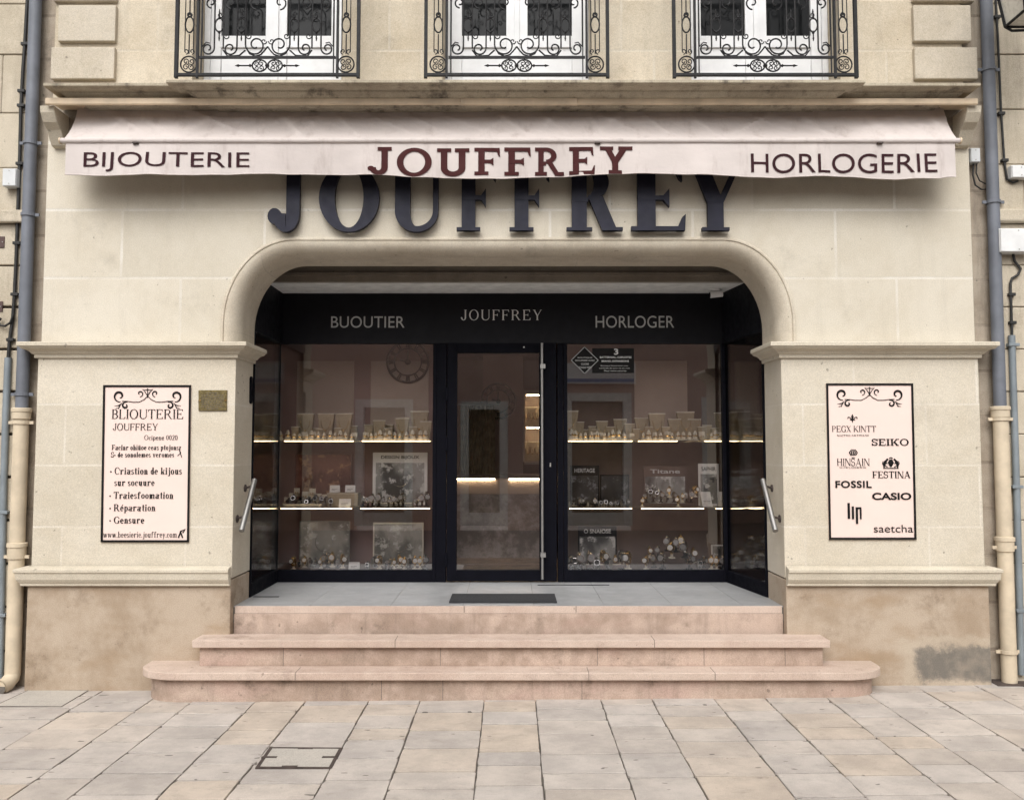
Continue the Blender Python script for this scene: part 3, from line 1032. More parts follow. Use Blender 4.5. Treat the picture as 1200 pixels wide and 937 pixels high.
def railing(cx, parent):
    rail = MB()
    q = lambda u, py: (cx + u * S_, RY, zz(py))
    tb = lambda pts, r, m=rail: m.tube([q(*p) for p in pts], r, 6)
    b = lambda x0, x1, y0, y1, t: rail.box(cx + x0 * S_, cx + x1 * S_, RY - t, RY + t, zz(y1), zz(y0))
    b(-108, 108, 86.4, 89.4, .012)
    ro = obj('railing', rail, M['iron'], parent)
    for y0_, y1_, t_, w_ in ((67.0, 69.4, .009, 80), (-86, -83, .02, 108)):
        rail = MB()
        rail.box(cx - w_ * S_, cx + w_ * S_, RY - t_, RY + t_, zz(y1_), zz(y0_))
        obj('rail', rail, M['iron'], ro)
    for s in (-1, 1):
        for u, t, r in ((106.5, 1.9, .014), (82, 1.3, .011), (77.5, .6, .006)):
            u0, u1 = s * u - t, s * u + t
            pm = MB()
            pm.box(cx + u0 * S_, cx + u1 * S_, RY - r, RY + r, zz(91.5 if u > 80 else 86.6), zz(-83))
            obj('post', pm, M['iron'], ro)
    sc = MB()
    t = lambda pts, r=.0062: sc.tube([q(*p) for p in pts], [k * 1.02 for k in r] if isinstance(r, list) else r * 1.02, 5)
    for s in (-1, 1):
        for flip in (False, True):
            f = (lambda y: y) if not flip else (lambda y: 2 * ZMID - y)
            g = lambda pts: [(s * x, f(y)) for x, y in pts]
            # side panel: rod with an oval, rosette below
            t(g([(92, -8), (92, 20)]), .005); t(g([(92, 42), (92, 64)]), .005)
            t(g([(92 + 5 * math.cos(R(a)), 31 + 9 * math.sin(R(a))) for a in range(0, 361, 20)]))
            t(g([(92 + 2.2 * math.cos(R(a)), 20 + 2.2 * math.sin(R(a))) for a in range(0, 361, 40)]), .008)
            t(g([(92 + 9.5 * math.cos(R(a)), 76 + 9 * math.sin(R(a))) for a in range(0, 361, 18)]))
            for a in (45, 135, 225, 315):
                t(g(spiral(92 + 4.6 * math.cos(R(a)), 76 + 4.4 * math.sin(R(a)), 3.6, 1.0, a + 180, a + 180 + 420, 14)), .0042)
            # rods ending in scrolls
            t(g([(-14 - 12, -8), (-14 - 12, 54)] + spiral(-14, 54, 12, 3.0, 180, -300, 30)[1:]))
            t(g([(-44 + 8, -8), (-36, 58)] + spiral(-44, 58, 8, 2.2, 0, 430, 24)[1:]))
            t(g([(-70 + 7.5, -8), (-62.5, 58)] + spiral(-70, 58, 7.5, 2.2, 0, 430, 24)[1:]))
            t(g([(-52, 58), (-52, -8)]))
            t(g([(-77, 56), (-77, 0)]), .005)
            t(g([(-26, 56), (-21, 64), (-14, 66.8), (-8, 65), (-4, 61), (0, 56)]))
            t(g([(-52, 60), (-47, 66.5), (-40, 66.5), (-33, 66), (-26, 60)]))
            # spears with an oval
            for u in (-31, -57):
                t(g([(u, 14), (u, 24)]), .005); t(g([(u, 39), (u, 49)]), .005)
                t(g([(u + 5.2 * math.cos(R(a)), 31.5 + 7.6 * math.sin(R(a))) for a in range(0, 361, 20)]))
                t(g([(u, 21), (u, 23), (u, 25)]), [.004, .012, .004]); t(g([(u, 38), (u, 40), (u, 42)]), [.004, .012, .004])
                t(g([(u, 46), (u, 50)]), [.008, .001]); t(g([(u, 17), (u, 13)]), [.008, .001])
            for u, r_ in ((-14, 8), (-44, 7), (-67, 6)):
                t(g(spiral(u, 6, r_, 2, 90, 470, 20)))
            for u in (-26, -52):
                t(g(spiral(u + 4, 44, 3.6, 1, 180, -200, 14)), .0045)
                t(g(spiral(u - 4, 20, 3.4, 1, 0, 400, 14)), .0045)
            t(g([(-77, 56), (-72, 51), (-68, 52)]), .0045)
            t(g(spiral(-4.5, 50, 3.6, 1, 0, 380, 14)), .0045)
            for u in (87, 97):
                t(g([(u, -8), (u, 62)]), .0038)
            for u in (88.5, 95.5):
                t(g(spiral(u, 61.5, 3.2, .8, 90, 460, 12)), .0042)
        # cartouche in the bottom band
        t([(s * (9 + 8.5 * math.cos(R(a))), 77.5 + 6.6 * math.sin(R(a))) for a in range(0, 361, 18)])
        for dy in (-2.6, 2.6):
            t([(s * x, y) for x, y in spiral(7, 77.5 + dy, 3.2, 0.8, 90 * (1 if dy > 0 else -1), 90 * (1 if dy > 0 else -1) + 420, 14)], .0042)
            t([(s * x, y) for x, y in spiral(12.5, 77.5 + dy, 3.0, 0.8, 0, 420, 14)], .0042)
        t([(s * 17.5, 77.5), (s * 36, 77.5)], .0055)
        t([(s * 18, 77.5), (s * 20, 77.5), (s * 22, 77.5)], [.004, .013, .004])
        t([(s * 32, 77.5), (s * 33.5, 77.5), (s * 38, 77.5)], [.003, .011, .001])
    t([(-2.2, 77.5), (2.2, 77.5)], .010)
    obj('scrollwork', sc, M['iron'], ro, smooth=True)


for px in (313.5, 605.5, 896.5):
    railing(P(px, 60, RY).x, bld)

# ------------------------------------------------------------------ vestibule
SY = 1.25                                             # plane of the shop front
ZFL = 0.60
VW = OPN + 0.01
ZTR = P(600, 402.5, SY).z                             # underside of the fascia
ZCE = P(600, 344, SY).z
fl = obj('vestibule_floor', MB().box(-VW, OPNS[1] + .01, 0.035, SY + 0.02, ZFL - 0.12, ZFL - 0.006), M['joint'], bld)
tj = [-VW] + [P(px, 683, SY).x for px in (398, 479, 551, 622, 692, 760, 830)] + [OPNS[1] + .01]
rows = [0.04, 0.62, SY + 0.02]
mb = MB()
for r0, r1 in zip(rows[:-1], rows[1:]):
    sh = 0.0 if r0 < 0.3 else 0.0
    for a, b in zip(tj[:-1], tj[1:]):
        mb.box(a + 0.0015, b - 0.0015, r0 + 0.0015, r1 - 0.0015, ZFL - 0.02, ZFL)
obj('floor_tiling', mb, M['tile'], fl)
obj('ceiling', MB().box(-VW - .02, VW + .02, 0.72, SY + 0.1, ZCE, ZCE + 0.05), M['ceil'], bld)
mb = MB().box(-VW - 0.4, VW + 0.4, 0.66, 0.72, ZCE - 0.004, ZCE + 0.6).box(-VW - .4, VW + .4, 0.645, 0.66, ZCE + 0.045, ZCE + 0.075)
obj('shutter_beam', mb, M['conc'], bld)
obj('soffit', MB().box(-VW - .4, VW + .4, 0.425, 0.66, ZCE + 0.45, ZCE + 0.6), M['dark'], bld)

# dark aluminium joinery
ZB = P(600, 667.5, SY).z                              # bottom of the glass
fx = lambda px: P(px, 528, SY).x
fasc = obj('fascia', MB().box(-VW, VW, SY - 0.02, SY + 0.06, ZTR, ZCE - 0.001), M['black2'], bld, bevel=0.003)
mb = MB(); line_sans(mb, "BUOUTIER", 388, 474, 384, 370.5, SY - 0.02, 0.0, 1.02, lift=0.002)
obj('lettering', mb, M['greytxt'], fasc, recalc=False, label='grey capital letters on the left of the dark fascia')
mb = MB(); line_sans(mb, "HORLOGER", 698, 790, 384, 370, SY - 0.02, 0.0, 1.02, lift=0.002)
obj('lettering', mb, M['greytxt'], fasc, recalc=False, label='grey capital letters on the right of the dark fascia')
mb = MB(); line_serif(mb, "JOUFFREY", 'roman', 540, 635, 375, 12, SY - 0.022, 0.002, 0.24)
obj('lettering', mb, M['whitetxt'], fasc, label='widely spaced serif letters in the middle of the dark fascia')
XBK = (-VW, fx(851))                                  # back corners of the vestibule: the right cheek stands askew


def cheek(s, y0, y1, t, z0, z1):
    xf, xb = s * (OPNS[s] + .01), XBK[0 if s < 0 else 1]
    at = lambda y: xf + (xb - xf) * (y - .43) / (SY - .43)
    return MB().prism_z([(at(y0) - t, y0), (at(y0) + t, y0), (at(y1) + t, y1), (at(y1) - t, y1)], z0, z1)


for s in (-1, 1):
    obj('side_fascia', cheek(s, .43, SY - .021, .03, ZTR, ZCE + .3), M['black2'], bld)


def shop_window(px0, px1):
    x0, x1 = fx(px0), fx(px1)
    fr = MB()
    t = 0.035
    fr.box(x0 - t, x0, SY - 0.012, SY + 0.05, ZFL + .001, ZTR - .001).box(x1, x1 + t, SY - 0.012, SY + 0.05, ZFL + .001, ZTR - .001)
    fr.box(x0, x1, SY - 0.010, SY + 0.05, ZFL + .001, ZB)
    sw = obj('shop_window', fr, M['black'], bld, bevel=0.003)
    obj('pane', MB().box(x0, x1, SY + 0.014, SY + 0.022, ZB, ZTR), M['glass'], sw)
    return sw


shop_window(325, 507)
shop_window(665, 847)
# fixed panels between windows and door, corner posts
mb = MB().box(fx(511.5), fx(523), SY - 0.008, SY + 0.06, ZFL + .001, ZTR - .001)
obj('mullion', mb, M['black'], bld, bevel=0.003)
mb = MB().box(fx(653.5), fx(660), SY - 0.008, SY + 0.06, ZFL + .001, ZTR - .001)
obj('mullion', mb, M['black'], bld, bevel=0.003)
for s in (-1, 1):
    xb = XBK[0 if s < 0 else 1]
    pm = cheek(s, .43, .455, .02, ZFL + .001, ZTR - .001)
    pm.add(*[(lambda m: (m.v, m.f))(cheek(s, .456, SY - .006, .02, ZFL + .001, ZB))][0])
    pm.box(min(xb - s * .004, xb + s * .03), max(xb - s * .004, xb + s * .03), SY - .005, SY + .05, ZFL + .001, ZTR - .001)
    sw = obj('side_window', pm, M['black'], bld, bevel=0.002)
    obj('pane', cheek(s, .456, SY - .006, .004, ZB, ZTR), M['sideglass'], sw)

# the door
DX0, DX1 = fx(524), fx(652)
GX0, GX1 = fx(535.5), fx(632)
ZD1, ZG1 = P(600, 401.5, SY).z, P(600, 413.5, SY).z
mb = MB()
mb.box(DX0, GX0, SY - .022, SY + .045, ZFL + .012, ZD1 - .003).box(GX1, DX1, SY - .022, SY + .045, ZFL + .012, ZD1 - .003)
mb.box(GX0, GX1, SY - .020, SY + .043, ZFL + .012, ZB).box(GX0, GX1, SY - .020, SY + .043, ZG1, ZD1 - .003)
door = obj('door', mb, M['black'], bld, bevel=0.003)
obj('pane', MB().box(GX0, GX1, SY + .008, SY + .018, ZB, ZG1), M['glass'], door)
hx = fx(635)
mb = MB().tube([(hx, SY - .085, Z_(402, SY - .085)), (hx, SY - .085, Z_(678.5, SY - .085))], .0125, 12)
for py in (429, 650):
    mb.box(hx - .016, hx + .03, SY - .10, SY - .022, Z_(py + 2.5, SY - .085), Z_(py - 2.5, SY - .085))
obj('handle', mb, M['steel'], door, smooth=True)
for py in (462, 655, 520):
    mb = MB().box(DX0 - .012, DX0 + .006, SY - .034, SY - .0225, P(0, py + 8, SY).z, P(0, py - 8, SY).z)
    obj('hinge', mb, M['black'], door, bevel=.002)
obj('keyhole', MB().box(fx(644), fx(645.6), SY - .026, SY - .0222, P(0, 546.5, SY).z, P(0, 542, SY).z), M['steel2'], door)
obj('sensor', MB().disc_y(fx(614), P(0, 407, SY).z, .007, SY - .026, SY - .0205, 12), M['whitetxt'], door)

# interior shell
obj('interior_wall', MB().box(-3.35, -3.25, 0.44, 5.2, 0.4, 4.2).box(3.25, 3.35, 0.44, 5.2, 0.4, 4.2).box(-3.25, 3.25, 5.1, 5.2, 0.4, 4.2), M['mauve'], bld)
obj('interior_ceiling', MB().box(-3.25, 3.25, SY + .1, 5.1, ZTR + 0.25, ZTR + 0.35), M['dark'], bld)
obj('interior_floor', MB().box(-3.25, 3.25, SY + .03, 5.1, ZFL - 0.05, ZFL), M['shopfloor'], bld)
for s in (-1, 1):
    xb = XBK[0 if s < 0 else 1]
    pg = [(xb + s * .035, SY + .03), (s * (OPNS[s] + .05), .44), (s * 3.25, .44), (s * 3.25, SY + .03)]
    obj('showcase_ceiling', MB().prism_z(pg, ZTR + .26, ZTR + .34), M['dark'], bld)
    obj('showcase_floor', MB().prism_z(pg, ZFL - .04, ZFL + .008), M['dark'], bld)
for a_, b_ in ((-VW - .4, -VW - .022), (OPNS[1] + .045, VW + .4)):
    obj('entrance_reveal', MB().box(a_, b_, .428, .436, ZTR, 4.2), M['dark'], bld)

# ================================================================== ENTRANCE STEPS
steps = thing('entrance_steps', 'three pinkish stone steps with rounded bottom step below the shop entrance', 'steps', (0, -0.3, 0))


def rounded(xl, xr, yb, yf, r, n=8):
    p = [(xl, yb)]
    p += [(xl + r - r * math.cos(R(90 * i / n)), yf + r * 0.72 - r * 0.72 * math.sin(R(90 * i / n))) for i in range(n + 1)]
    p += [(xr - r + r * math.sin(R(90 * i / n)), yf + r * 0.72 - r * 0.72 * math.cos(R(90 * i / n))) for i in range(n + 1)]
    return p + [(xr, yb)]


Z1, Z2 = 0.205, 0.402
YS1 = P(600, 788, 0).y
fy = lambda py, z: next(y for y in [CAM.y + (CAM.z - z) / math.tan(math.atan((py - H0 / 2) / FPX) - TILT)])
Y1, Y2, Y3 = fy(788, Z1), fy(750, Z2), fy(710, ZFL)
x1l, x1r = X_(162, Y1 + .12, 785), X_(1037, Y1 + .12, 785)
x2l, x2r = X_(225, Y2, 748), X_(973, Y2, 748)
TH = 0.056
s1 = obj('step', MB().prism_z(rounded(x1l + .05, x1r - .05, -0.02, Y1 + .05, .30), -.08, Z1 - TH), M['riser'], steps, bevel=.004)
obj('tread', MB().prism_z(rounded(x1l, x1r, -0.02, Y1, .32), Z1 - TH + .001, Z1), M['step'], s1, bevel=.007, seg=3)
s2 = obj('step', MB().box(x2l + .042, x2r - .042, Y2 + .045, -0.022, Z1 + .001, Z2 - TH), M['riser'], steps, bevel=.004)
obj('tread', MB().box(x2l, x2r, Y2, -0.022, Z2 - TH + .001, Z2), M['step'], s2, bevel=.007, seg=3)
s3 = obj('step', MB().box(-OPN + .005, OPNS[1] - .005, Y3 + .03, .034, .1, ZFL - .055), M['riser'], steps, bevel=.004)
obj('tread', MB().box(-OPN + .012, OPNS[1] - .012, Y3, .034, ZFL - .054, ZFL + .003), M['step'], s3, bevel=.007, seg=3)
# joints between the stones: thin dark seams cut into lip and riser
for (sp, yy, z0, z1, pxs, lip) in ((s1, Y1, Z1 - TH, Z1, (346, 690, 838), 788), (s2, Y2, Z2 - TH, Z2, (463, 767), 750), (s3, Y3, ZFL - .05, ZFL, (544, 675), 710)):
    for px in pxs:
        x = X_(px, yy, lip)
        mb = MB().box(x - .002, x + .002, yy - .0015, yy + .16 if sp != s3 else .03, z0 + .004, z1 + (.0008 if sp != s3 else .0035))
        obj('joint', mb, M['joint'], sp)
for (sp, yy, z0, z1, pxs, row) in ((s1, Y1 + .05, 0.0, Z1 - TH, (447, 519, 682), 808), (s2, Y2 + .045, Z1 + .004, Z2 - TH, (332, 516, 700, 825, 920), 770), (s3, Y3 + .03, Z2 + .004, ZFL - .056, (355, 431, 522, 664, 826), 732)):
    for px in pxs:
        x = X_(px, yy, row)
        obj('riser_joint', MB().box(x - .0018, x + .0018, yy - .0012, yy + .02, z0, z1), M['joint'], sp)

# doormat and floor channels
z = ZFL
a, b = P(530, 697, 0.2), P(650, 697, 0.2)
yb_, yf_ = fy(697, ZFL), fy(706.5, ZFL)
mb = MB().box(X_(530, yb_, 697), X_(650, yb_, 697), yf_, yb_, ZFL + .0005, ZFL + .014)
o = obj('doormat', mb, M['mat'], loc=(0, yb_, ZFL), bevel=.003)
tag(o, 'flat black rubber doormat on the grey tiles in front of the glass door', 'doormat')
y_ = fy(685.3, ZFL)
o = obj('floor_channel', MB().box(X_(630, y_, 685), X_(714, y_, 685), y_ - .012, y_ + .012, ZFL + .0005, ZFL + .003), M['black'], loc=(.4, y_, ZFL))
tag(o, 'long thin black floor channel on the tiles beside the glass door', 'channel')
y_ = fy(699, ZFL)
o = obj('floor_channel', MB().box(X_(297, y_, 699), X_(327, y_, 699), y_ - .012, y_ + .012, ZFL + .0005, ZFL + .003), M['black'], loc=(-2, y_, ZFL))
tag(o, 'short black floor channel on the tiles below the lock escutcheon', 'channel')

# ================================================================== RAISED SIGN LETTERS
sign = thing('raised_letters', 'large dark slate serif letters spelling the shop name above the arch', 'sign', (0, 0, Z_(270, -.06)))
LYF = -0.075
for ch, x0, x1 in (('J', 313, 356), ('O', 373, 444), ('U', 456, 520), ('F', 535, 581), ('F', 597, 644), ('R', 664, 730), ('E', 740, 804), ('Y', 806, 876)):
    g = glyph(ch, *STY['fat'])
    ga, gb, gc, gd = bbox(g)
    a, b = P(x0, 270, LYF), P(x1, 270, LYF)
    zt_ = P(x0, 193, LYF).z
    sx, sz = (b.x - a.x) / (gb - ga), (zt_ - a.z)
    mb = MB()
    lay_serif(mb, g, lambda u, v: a.x + (u - ga) * sx, lambda u, v: a.z + v * sz, lambda x, z_: -0.028, 0.045, 0.0006)
    lo = obj('letter', mb, M['lead'], sign)
    # two stand-off pins per letter, hidden behind its stem
    xs = a.x + ((.36 if ch == 'J' else .16 if ch != 'Y' else .42) - ga) * sx
    for v in (.12, .9) if ch not in 'OJ' else (.5,):
        obj('pin', MB().tube([(xs, -.03, a.z + v * sz), (xs, .004, a.z + v * sz)], .008, 8), M['steel2'], lo)

# ================================================================== AWNING
AYB, AYF = -0.05, -0.255
awn = thing('awning', 'pale pink retracted awning with lettered valance under the string course', 'awning', (0, 0, 4.2))
hx0, hx1 = P(53, 118, -.265).x, P(1146, 118, -.265).x
zh1, zh0 = Z_(113.5, -.265), Z_(123, -.265)
mb = MB()
xm = P(540, 118, -.2).x; xn = P(676, 118, -.2).x
for a, b, e in ((hx0, xm, 0), (xm + .002, xn, .004), (xn + .002, hx1, -.002)):
    mb.prism_x([(-.02, zh1 - .005), (-.24, zh1 - .025), (-.25 - e, zh0 + .002 - e), (-.259 - e, zh0 - e), (-.267 - e, zh0 + .01 - e), (-.267 - e, zh1 - .01 + e), (-.24, zh1 + e), (-.02, zh1 + .03 + e)], a, b)
obj('hood', mb, M['hood'], awn, bevel=.003)
# canvas roof
fx0, fx1 = P(74, 164, AYF).x, P(1122, 164, AYF).x
zr0, zr1 = Z_(163.5, AYF), Z_(124, AYB) + .03
NX, NV = 220, 16
mb = MB()
rr = random.Random(5)
folds = [(rr.uniform(fx0, fx1), rr.choice([-1, 1]) * rr.uniform(.25, 1.3), rr.uniform(.012, .035), rr.uniform(.005, .022)) for _ in range(46)]
vv = []
for j in range(NV + 1):
    v = j / NV
    for i in range(NX + 1):
        x = fx0 + (fx1 - fx0) * i / NX
        y = AYB + (AYF - AYB) * v ** 1.6
        z_ = zr1 + (zr0 - zr1) * v - 0.022 * math.sin(math.pi * v)
        d = 0.006 * math.sin(x * 2.1 + 1.0) * math.sin(math.pi * v) * 1.5
        for (fxx, sl_, wd, am) in folds:
            u = (x - fxx) - sl_ * (v - 0.5) * 0.6
            d += am * math.exp(-(u / wd) ** 2) * math.sin(math.pi * min(1, v * 1.05)) ** 0.8
        vv.append((x, y - d * .75, z_ + d * .6))
ff = [(j * (NX + 1) + i, j * (NX + 1) + i + 1, (j + 1) * (NX + 1) + i + 1, (j + 1) * (NX + 1) + i) for j in range(NV) for i in range(NX)]
mb.add(vv, ff)
obj('canvas', mb, M['fabric'], awn, smooth=True)
mb = MB().tube([(fx0 - .012, AYF - .004, zr0 - .012), (fx1 + .012, AYF - .004, zr0 - .012)], .021, 12)
obj('front_bar', mb, M['fabric'], awn, smooth=True)
for s, xq in ((-1, fx0 - .012), (1, fx1 + .012)):
    obj('end_cap', MB().tube([(xq, AYF - .004, zr0 - .012), (xq + s * .012, AYF - .004, zr0 - .012)], .025, 12), M['hood'], awn, smooth=True)
for px in (160, 700, 1030):
    xq = P(px, 166, AYF).x
    obj('clip', MB().box(xq - .022, xq + .022, AYF - .03, AYF - .004, zr0 - .040, zr0 - .028), M['rust'], awn, bevel=.003)
for s, xq in ((-1, fx0 + .35), (1, fx1 - .35)):
    obj('arm', MB().tube([(xq, -.02, zr1 - .16), (xq, AYF + .03, zr0 - .012)], .014, 8).box(xq - .03, xq + .03, -.035, .0, zr1 - .2, zr1 - .1), M['hood'], awn)


def val_y(x, z):
    t = max(0.0, min(1.0, (zr0 - .025 - z) / .3))
    return AYF - .006 + t * (0.016 * math.sin(x * 3.1 + .6) + 0.010 * math.sin(x * 7.3) + .006 * math.sin(x * 15.0 + 2) + .004 * math.sin(x * 27.0 + z * 9)) - .014 * t * math.sin(x * 1.3 - .4)


def val_bot(x):
    px = 600 + x * 157.5
    ks = [(75, 205), (100, 207), (190, 206), (330, 203.5), (430, 205), (500, 208), (560, 210), (640, 207), (760, 204), (830, 206.5), (900, 208.5), (980, 206.5), (1060, 210), (1110, 210), (1125, 208)]
    for (a, ya), (b, yb) in zip(ks[:-1], ks[1:]):
        if px <= b or (b == 1125):
            t = (px - a) / (b - a)
            t = max(0, min(1, t)); t = t * t * (3 - 2 * t)
            return Z_(ya + (yb - ya) * t, AYF)
    return Z_(206, AYF)


mb = MB()
vx0, vx1 = P(77, 185, AYF).x, P(1119, 185, AYF).x
NX, NV = 420, 18
vv = []
ztop = zr0 - .026
for j in range(NV + 1):
    for i in range(NX + 1):
        x = vx0 + (vx1 - vx0) * i / NX
        z_ = ztop + (val_bot(x) - ztop) * j / NV
        vv.append((x, val_y(x, z_), z_))
n0 = len(vv)
vv += [(x, y + .002, z_) for x, y, z_ in vv]
ff = [(j * (NX + 1) + i, j * (NX + 1) + i + 1, (j + 1) * (NX + 1) + i + 1, (j + 1) * (NX + 1) + i) for j in range(NV) for i in range(NX)]
ff += [tuple(n0 + q for q in reversed(f)) for f in ff]
mb.add(vv, ff)
val = obj('valance', mb, M['fabric'], awn, smooth=True, recalc=False)
mb = MB()
hp = [vx0 + (vx1 - vx0) * i / 160 for i in range(161)]
mb.tube([(x, val_y(x, val_bot(x)) + .001, val_bot(x) + .002) for x in hp], .0045, 6)
obj('hem', mb, M['fabric'], val, smooth=True)
mb = MB(); line_sans(mb, "BIJOUTERIE", 98.5, 292.5, 202, 179, AYF, -0.002, 1.0, y_of=val_y, lift=.005)
obj('lettering', mb, M['maroon2'], val, recalc=False, label='thin dark brown capitals at the left end of the valance')
mb = MB(); line_sans(mb, "HORLOGERIE", 879.5, 1097, 203, 180.5, AYF, -0.002, 1.0, y_of=val_y, lift=.005)
obj('lettering', mb, M['maroon2'], val, recalc=False, label='thin dark brown capitals at the right end of the valance')
mb = MB()
for ch, x0, x1, yb in (('J', 431, 459, 205), ('O', 465, 506, 206.5), ('U', 512, 550, 206.5), ('F', 556, 586, 206), ('F', 591, 622, 205.5), ('R', 627, 661, 205.5), ('E', 667, 697, 205), ('Y', 703, 741, 204.5)):
    g = glyph(ch, *STY['slab'])
    ga, gb, gc, gd = bbox(g)
    a, b = P(x0, yb, AYF), P(x1, yb, AYF)
    zt_ = P(x0, yb - 32, AYF).z
    sx, sz = (b.x - a.x) / (gb - ga), zt_ - a.z
    lay_serif(mb, g, lambda u, v: a.x + (u - ga) * sx, lambda u, v: a.z + v * sz, lambda x, z_: val_y(x, z_) - .0045, .0014, .0002)
obj('lettering', mb, M['maroon'], val, label='maroon slab serif shop name in the middle of the valance')

# ================================================================== WALL SIGNS
def ornament(mb, cx, cy, wd, Y):
    """the scrolled flourish at the head of both boards, in photo pixels about (cx, cy)"""
    k = wd / 80.0
    q = lambda pts: [(P(cx + u * k, cy + v * k, Y).x, P(cx + u * k, cy + v * k, Y).z) for u, v in pts]
    rb = lambda pts, r: mb.tube([(x, Y, z_) for x, z_ in q(pts)], r, 5, True, 0.3)
    for s in (-1, 1):
        f = lambda pts: [(s * u, v) for u, v in pts]
        rb(f([(0, -2), (4, 2), (10, 5), (17, 5), (24, 4), (30, 4)]), .0035)
        rb(f(spiral(33, -2, 7, 2, 100, -260, 22)), [.0035 + .006 * math.sin(math.pi * i / 22) for i in range(23)])
        rb(f(spiral(26, 9, 4.4, 1.2, -120, 250, 18)), [.003 + .005 * math.sin(math.pi * i / 18) for i in range(19)])
        rb(f([(30, 6), (34, 9), (39, 9.5)]), [.002, .005, .001]); rb(f([(31, 7), (34, 12), (38, 12.5)]), [.002, .005, .001])
        rb(f(spiral(9, -5, 4, 1, 90, 420, 16)), [.003 + .003 * math.sin(math.pi * i / 16) for i in range(17)])
        rb(f([(0, -2), (3, -7), (6, -10), (2, -9), (0, -10)]), .0035)
    rb([(0, -11), (0, 0)], .004)


def board(name, label, corners, Y):
    (xa, ya), (xb, yb), (xc, yc), (xd, yd) = corners
    pts = [P(x, y, Y) for x, y in corners]
    t = thing(name, label, 'sign', ((pts[0].x + pts[1].x) / 2, Y, pts[3].z))
    poly = [(p.x, p.z) for p in pts]
    obj('panel', MB().prism_y(poly, Y + .002, PF - .002), M['pink'], t)
    mb = MB()
    cx = sum(p[0] for p in poly) / 4; cz = sum(p[1] for p in poly) / 4
    inn = [(p[0] + (-.016 if p[0] > cx else .016), p[1] + (-.016 if p[1] > cz else .016)) for p in poly]
    for i in range(4):
        j = (i + 1) % 4
        mb.prism_y([poly[i], poly[j], inn[j], inn[i]], Y - .0035 - .0002 * (i % 2), Y + .0015)
    obj('border', mb, M['ink'], t)
    return t


BY = PF - .010
lb = board('wall_board', 'pink board listing jewellery services beside the brass plaque, black border and scrolls', [(121, 451), (224, 451), (221.5, 635), (118, 635)], BY)
TY = BY - .0005
mb = MB(); ornament(mb, 173, 466, 80, TY); obj('flourish', mb, M['ink'], lb)


def txt(parent, items, Y):
    for (s, sty, x0, x1, yb, cap) in items:
        mb = MB()
        line_serif(mb, s, sty, x0, x1, yb, cap, Y + .001, .0012, 0.12 if sty == 'roman' else .09)
        obj('lettering', mb, M['ink'], parent)


txt(lb, [("BLIOUTERIE", 'roman', 131, 214.5, 490.5, 11), ("JOUFFREY", 'roman', 132, 185, 504, 8), ("Ocipene 0020", 'roman', 169, 208, 515.3, 5.6),
         ("Faclnr ohi\u00fcoe ceas ptojonsz", 'bold', 131, 212, 527, 6), ("S\u00b7 de sonolemes veromes", 'bold', 130, 204, 535.5, 6),
         ("\u00b7 Criastion de kijous", 'bold', 129, 213, 555.5, 8), ("sur socuure", 'bold', 134, 181, 569, 8), ("\u00b7 Traiesfoomation", 'bold', 128, 203, 584, 8),
         ("\u00b7 R\u00e9paration", 'bold', 128, 182, 598.5, 8), ("\u00b7 Gensure", 'bold', 128, 169, 613, 8), ("www.beesierie.jouffrey.com", 'roman', 121, 207, 629.5, 7)], TY)
mb = MB()
for pts in (((209, 630), (212, 622), (217, 620), (214, 624)), ((211, 622), (214, 630)), ((208, 534), (212, 530), (210, 527), (213, 536))):
    mb.tube([P(u, v, TY) for u, v in pts], .006 if pts[0][0] != 208 else .003, 5, True, .4)
obj('emblem', mb, M['ink'], lb)

rb_ = board('wall_board', 'pink board of watch brand logos with black border and scrolls', [(968, 449), (1070, 449), (1074, 632), (971.5, 632)], BY)
mb = MB(); ornament(mb, 1019, 464, 78, TY); obj('flourish', mb, M['ink'], rb_)
txt(rb_, [("PEGX KINTT", 'roman', 975, 1026.5, 505.8, 7), ("HINSAIN", 'roman', 981, 1019, 545.5, 8.5), ("FESTINA", 'bold', 1022.5, 1067, 560, 8), ("SEIKO", 'wideslab', 1021.5, 1065, 522, 8)], TY)
for s, x0, x1, yb, yt, bo, sp in (("FOSSIL", 979, 1021.5, 571.5, 563, .028, 1.1), ("CASIO", 1022, 1068, 585.5, 577, .03, 1.0), ("saetcha", 1024, 1070, 623.5, 614.5, 0.0, 1.0)):
    mb = MB(); line_sans(mb, s, x0, x1, yb, yt, TY, bo, sp, lift=.002); obj('lettering', mb, M['ink'], rb_, recalc=False)
mb = MB(); line_serif(mb, "MAITRE ARTISANS", 'roman', 981, 1018, 511, 2, TY + .001, .0012, .3); line_serif(mb, "HORLOGERIE", 'roman', 984, 1015, 548.3, 1.6, TY + .001, .0012, .3); obj('lettering', mb, M['ink'], rb_)
mb = MB()                                              # the three tall bars of one logo
bx = lambda x0, x1, y0, y1: mb.box(P(x0, y0, TY).x, P(x1, y0, TY).x, TY - .0025, TY, P(x0, y1, TY).z, P(x0, y0, TY).z)
bx(993, 995.8, 589, 607.5); bx(998, 1000.6, 593, 608); bx(1002.6, 1005.2, 594, 613.5); bx(1005.2, 1009.3, 594, 596.2); bx(1007.4, 1009.5, 596.2, 608)
obj('emblem', mb, M['ink'], rb_)
mb = MB()                                              # lily emblem
cxl = lambda u, v: P(999 + u, 490 + v, TY)
for pts, r in ((((0, -5), (0, -2), (0, 4)), [.001, .010, .004]), (((-1, 2), (-3, -1), (-5, -1.5), (-5.5, .5)), .004), (((1, 2), (3, -1), (5, -1.5), (5.5, .5)), .004), (((-3, 2), (3, 2)), .003), (((0, 3), (0, 5.5)), [.005, .001])):
    mb.tube([cxl(u, v) for u, v in pts], r, 6, True, .3)
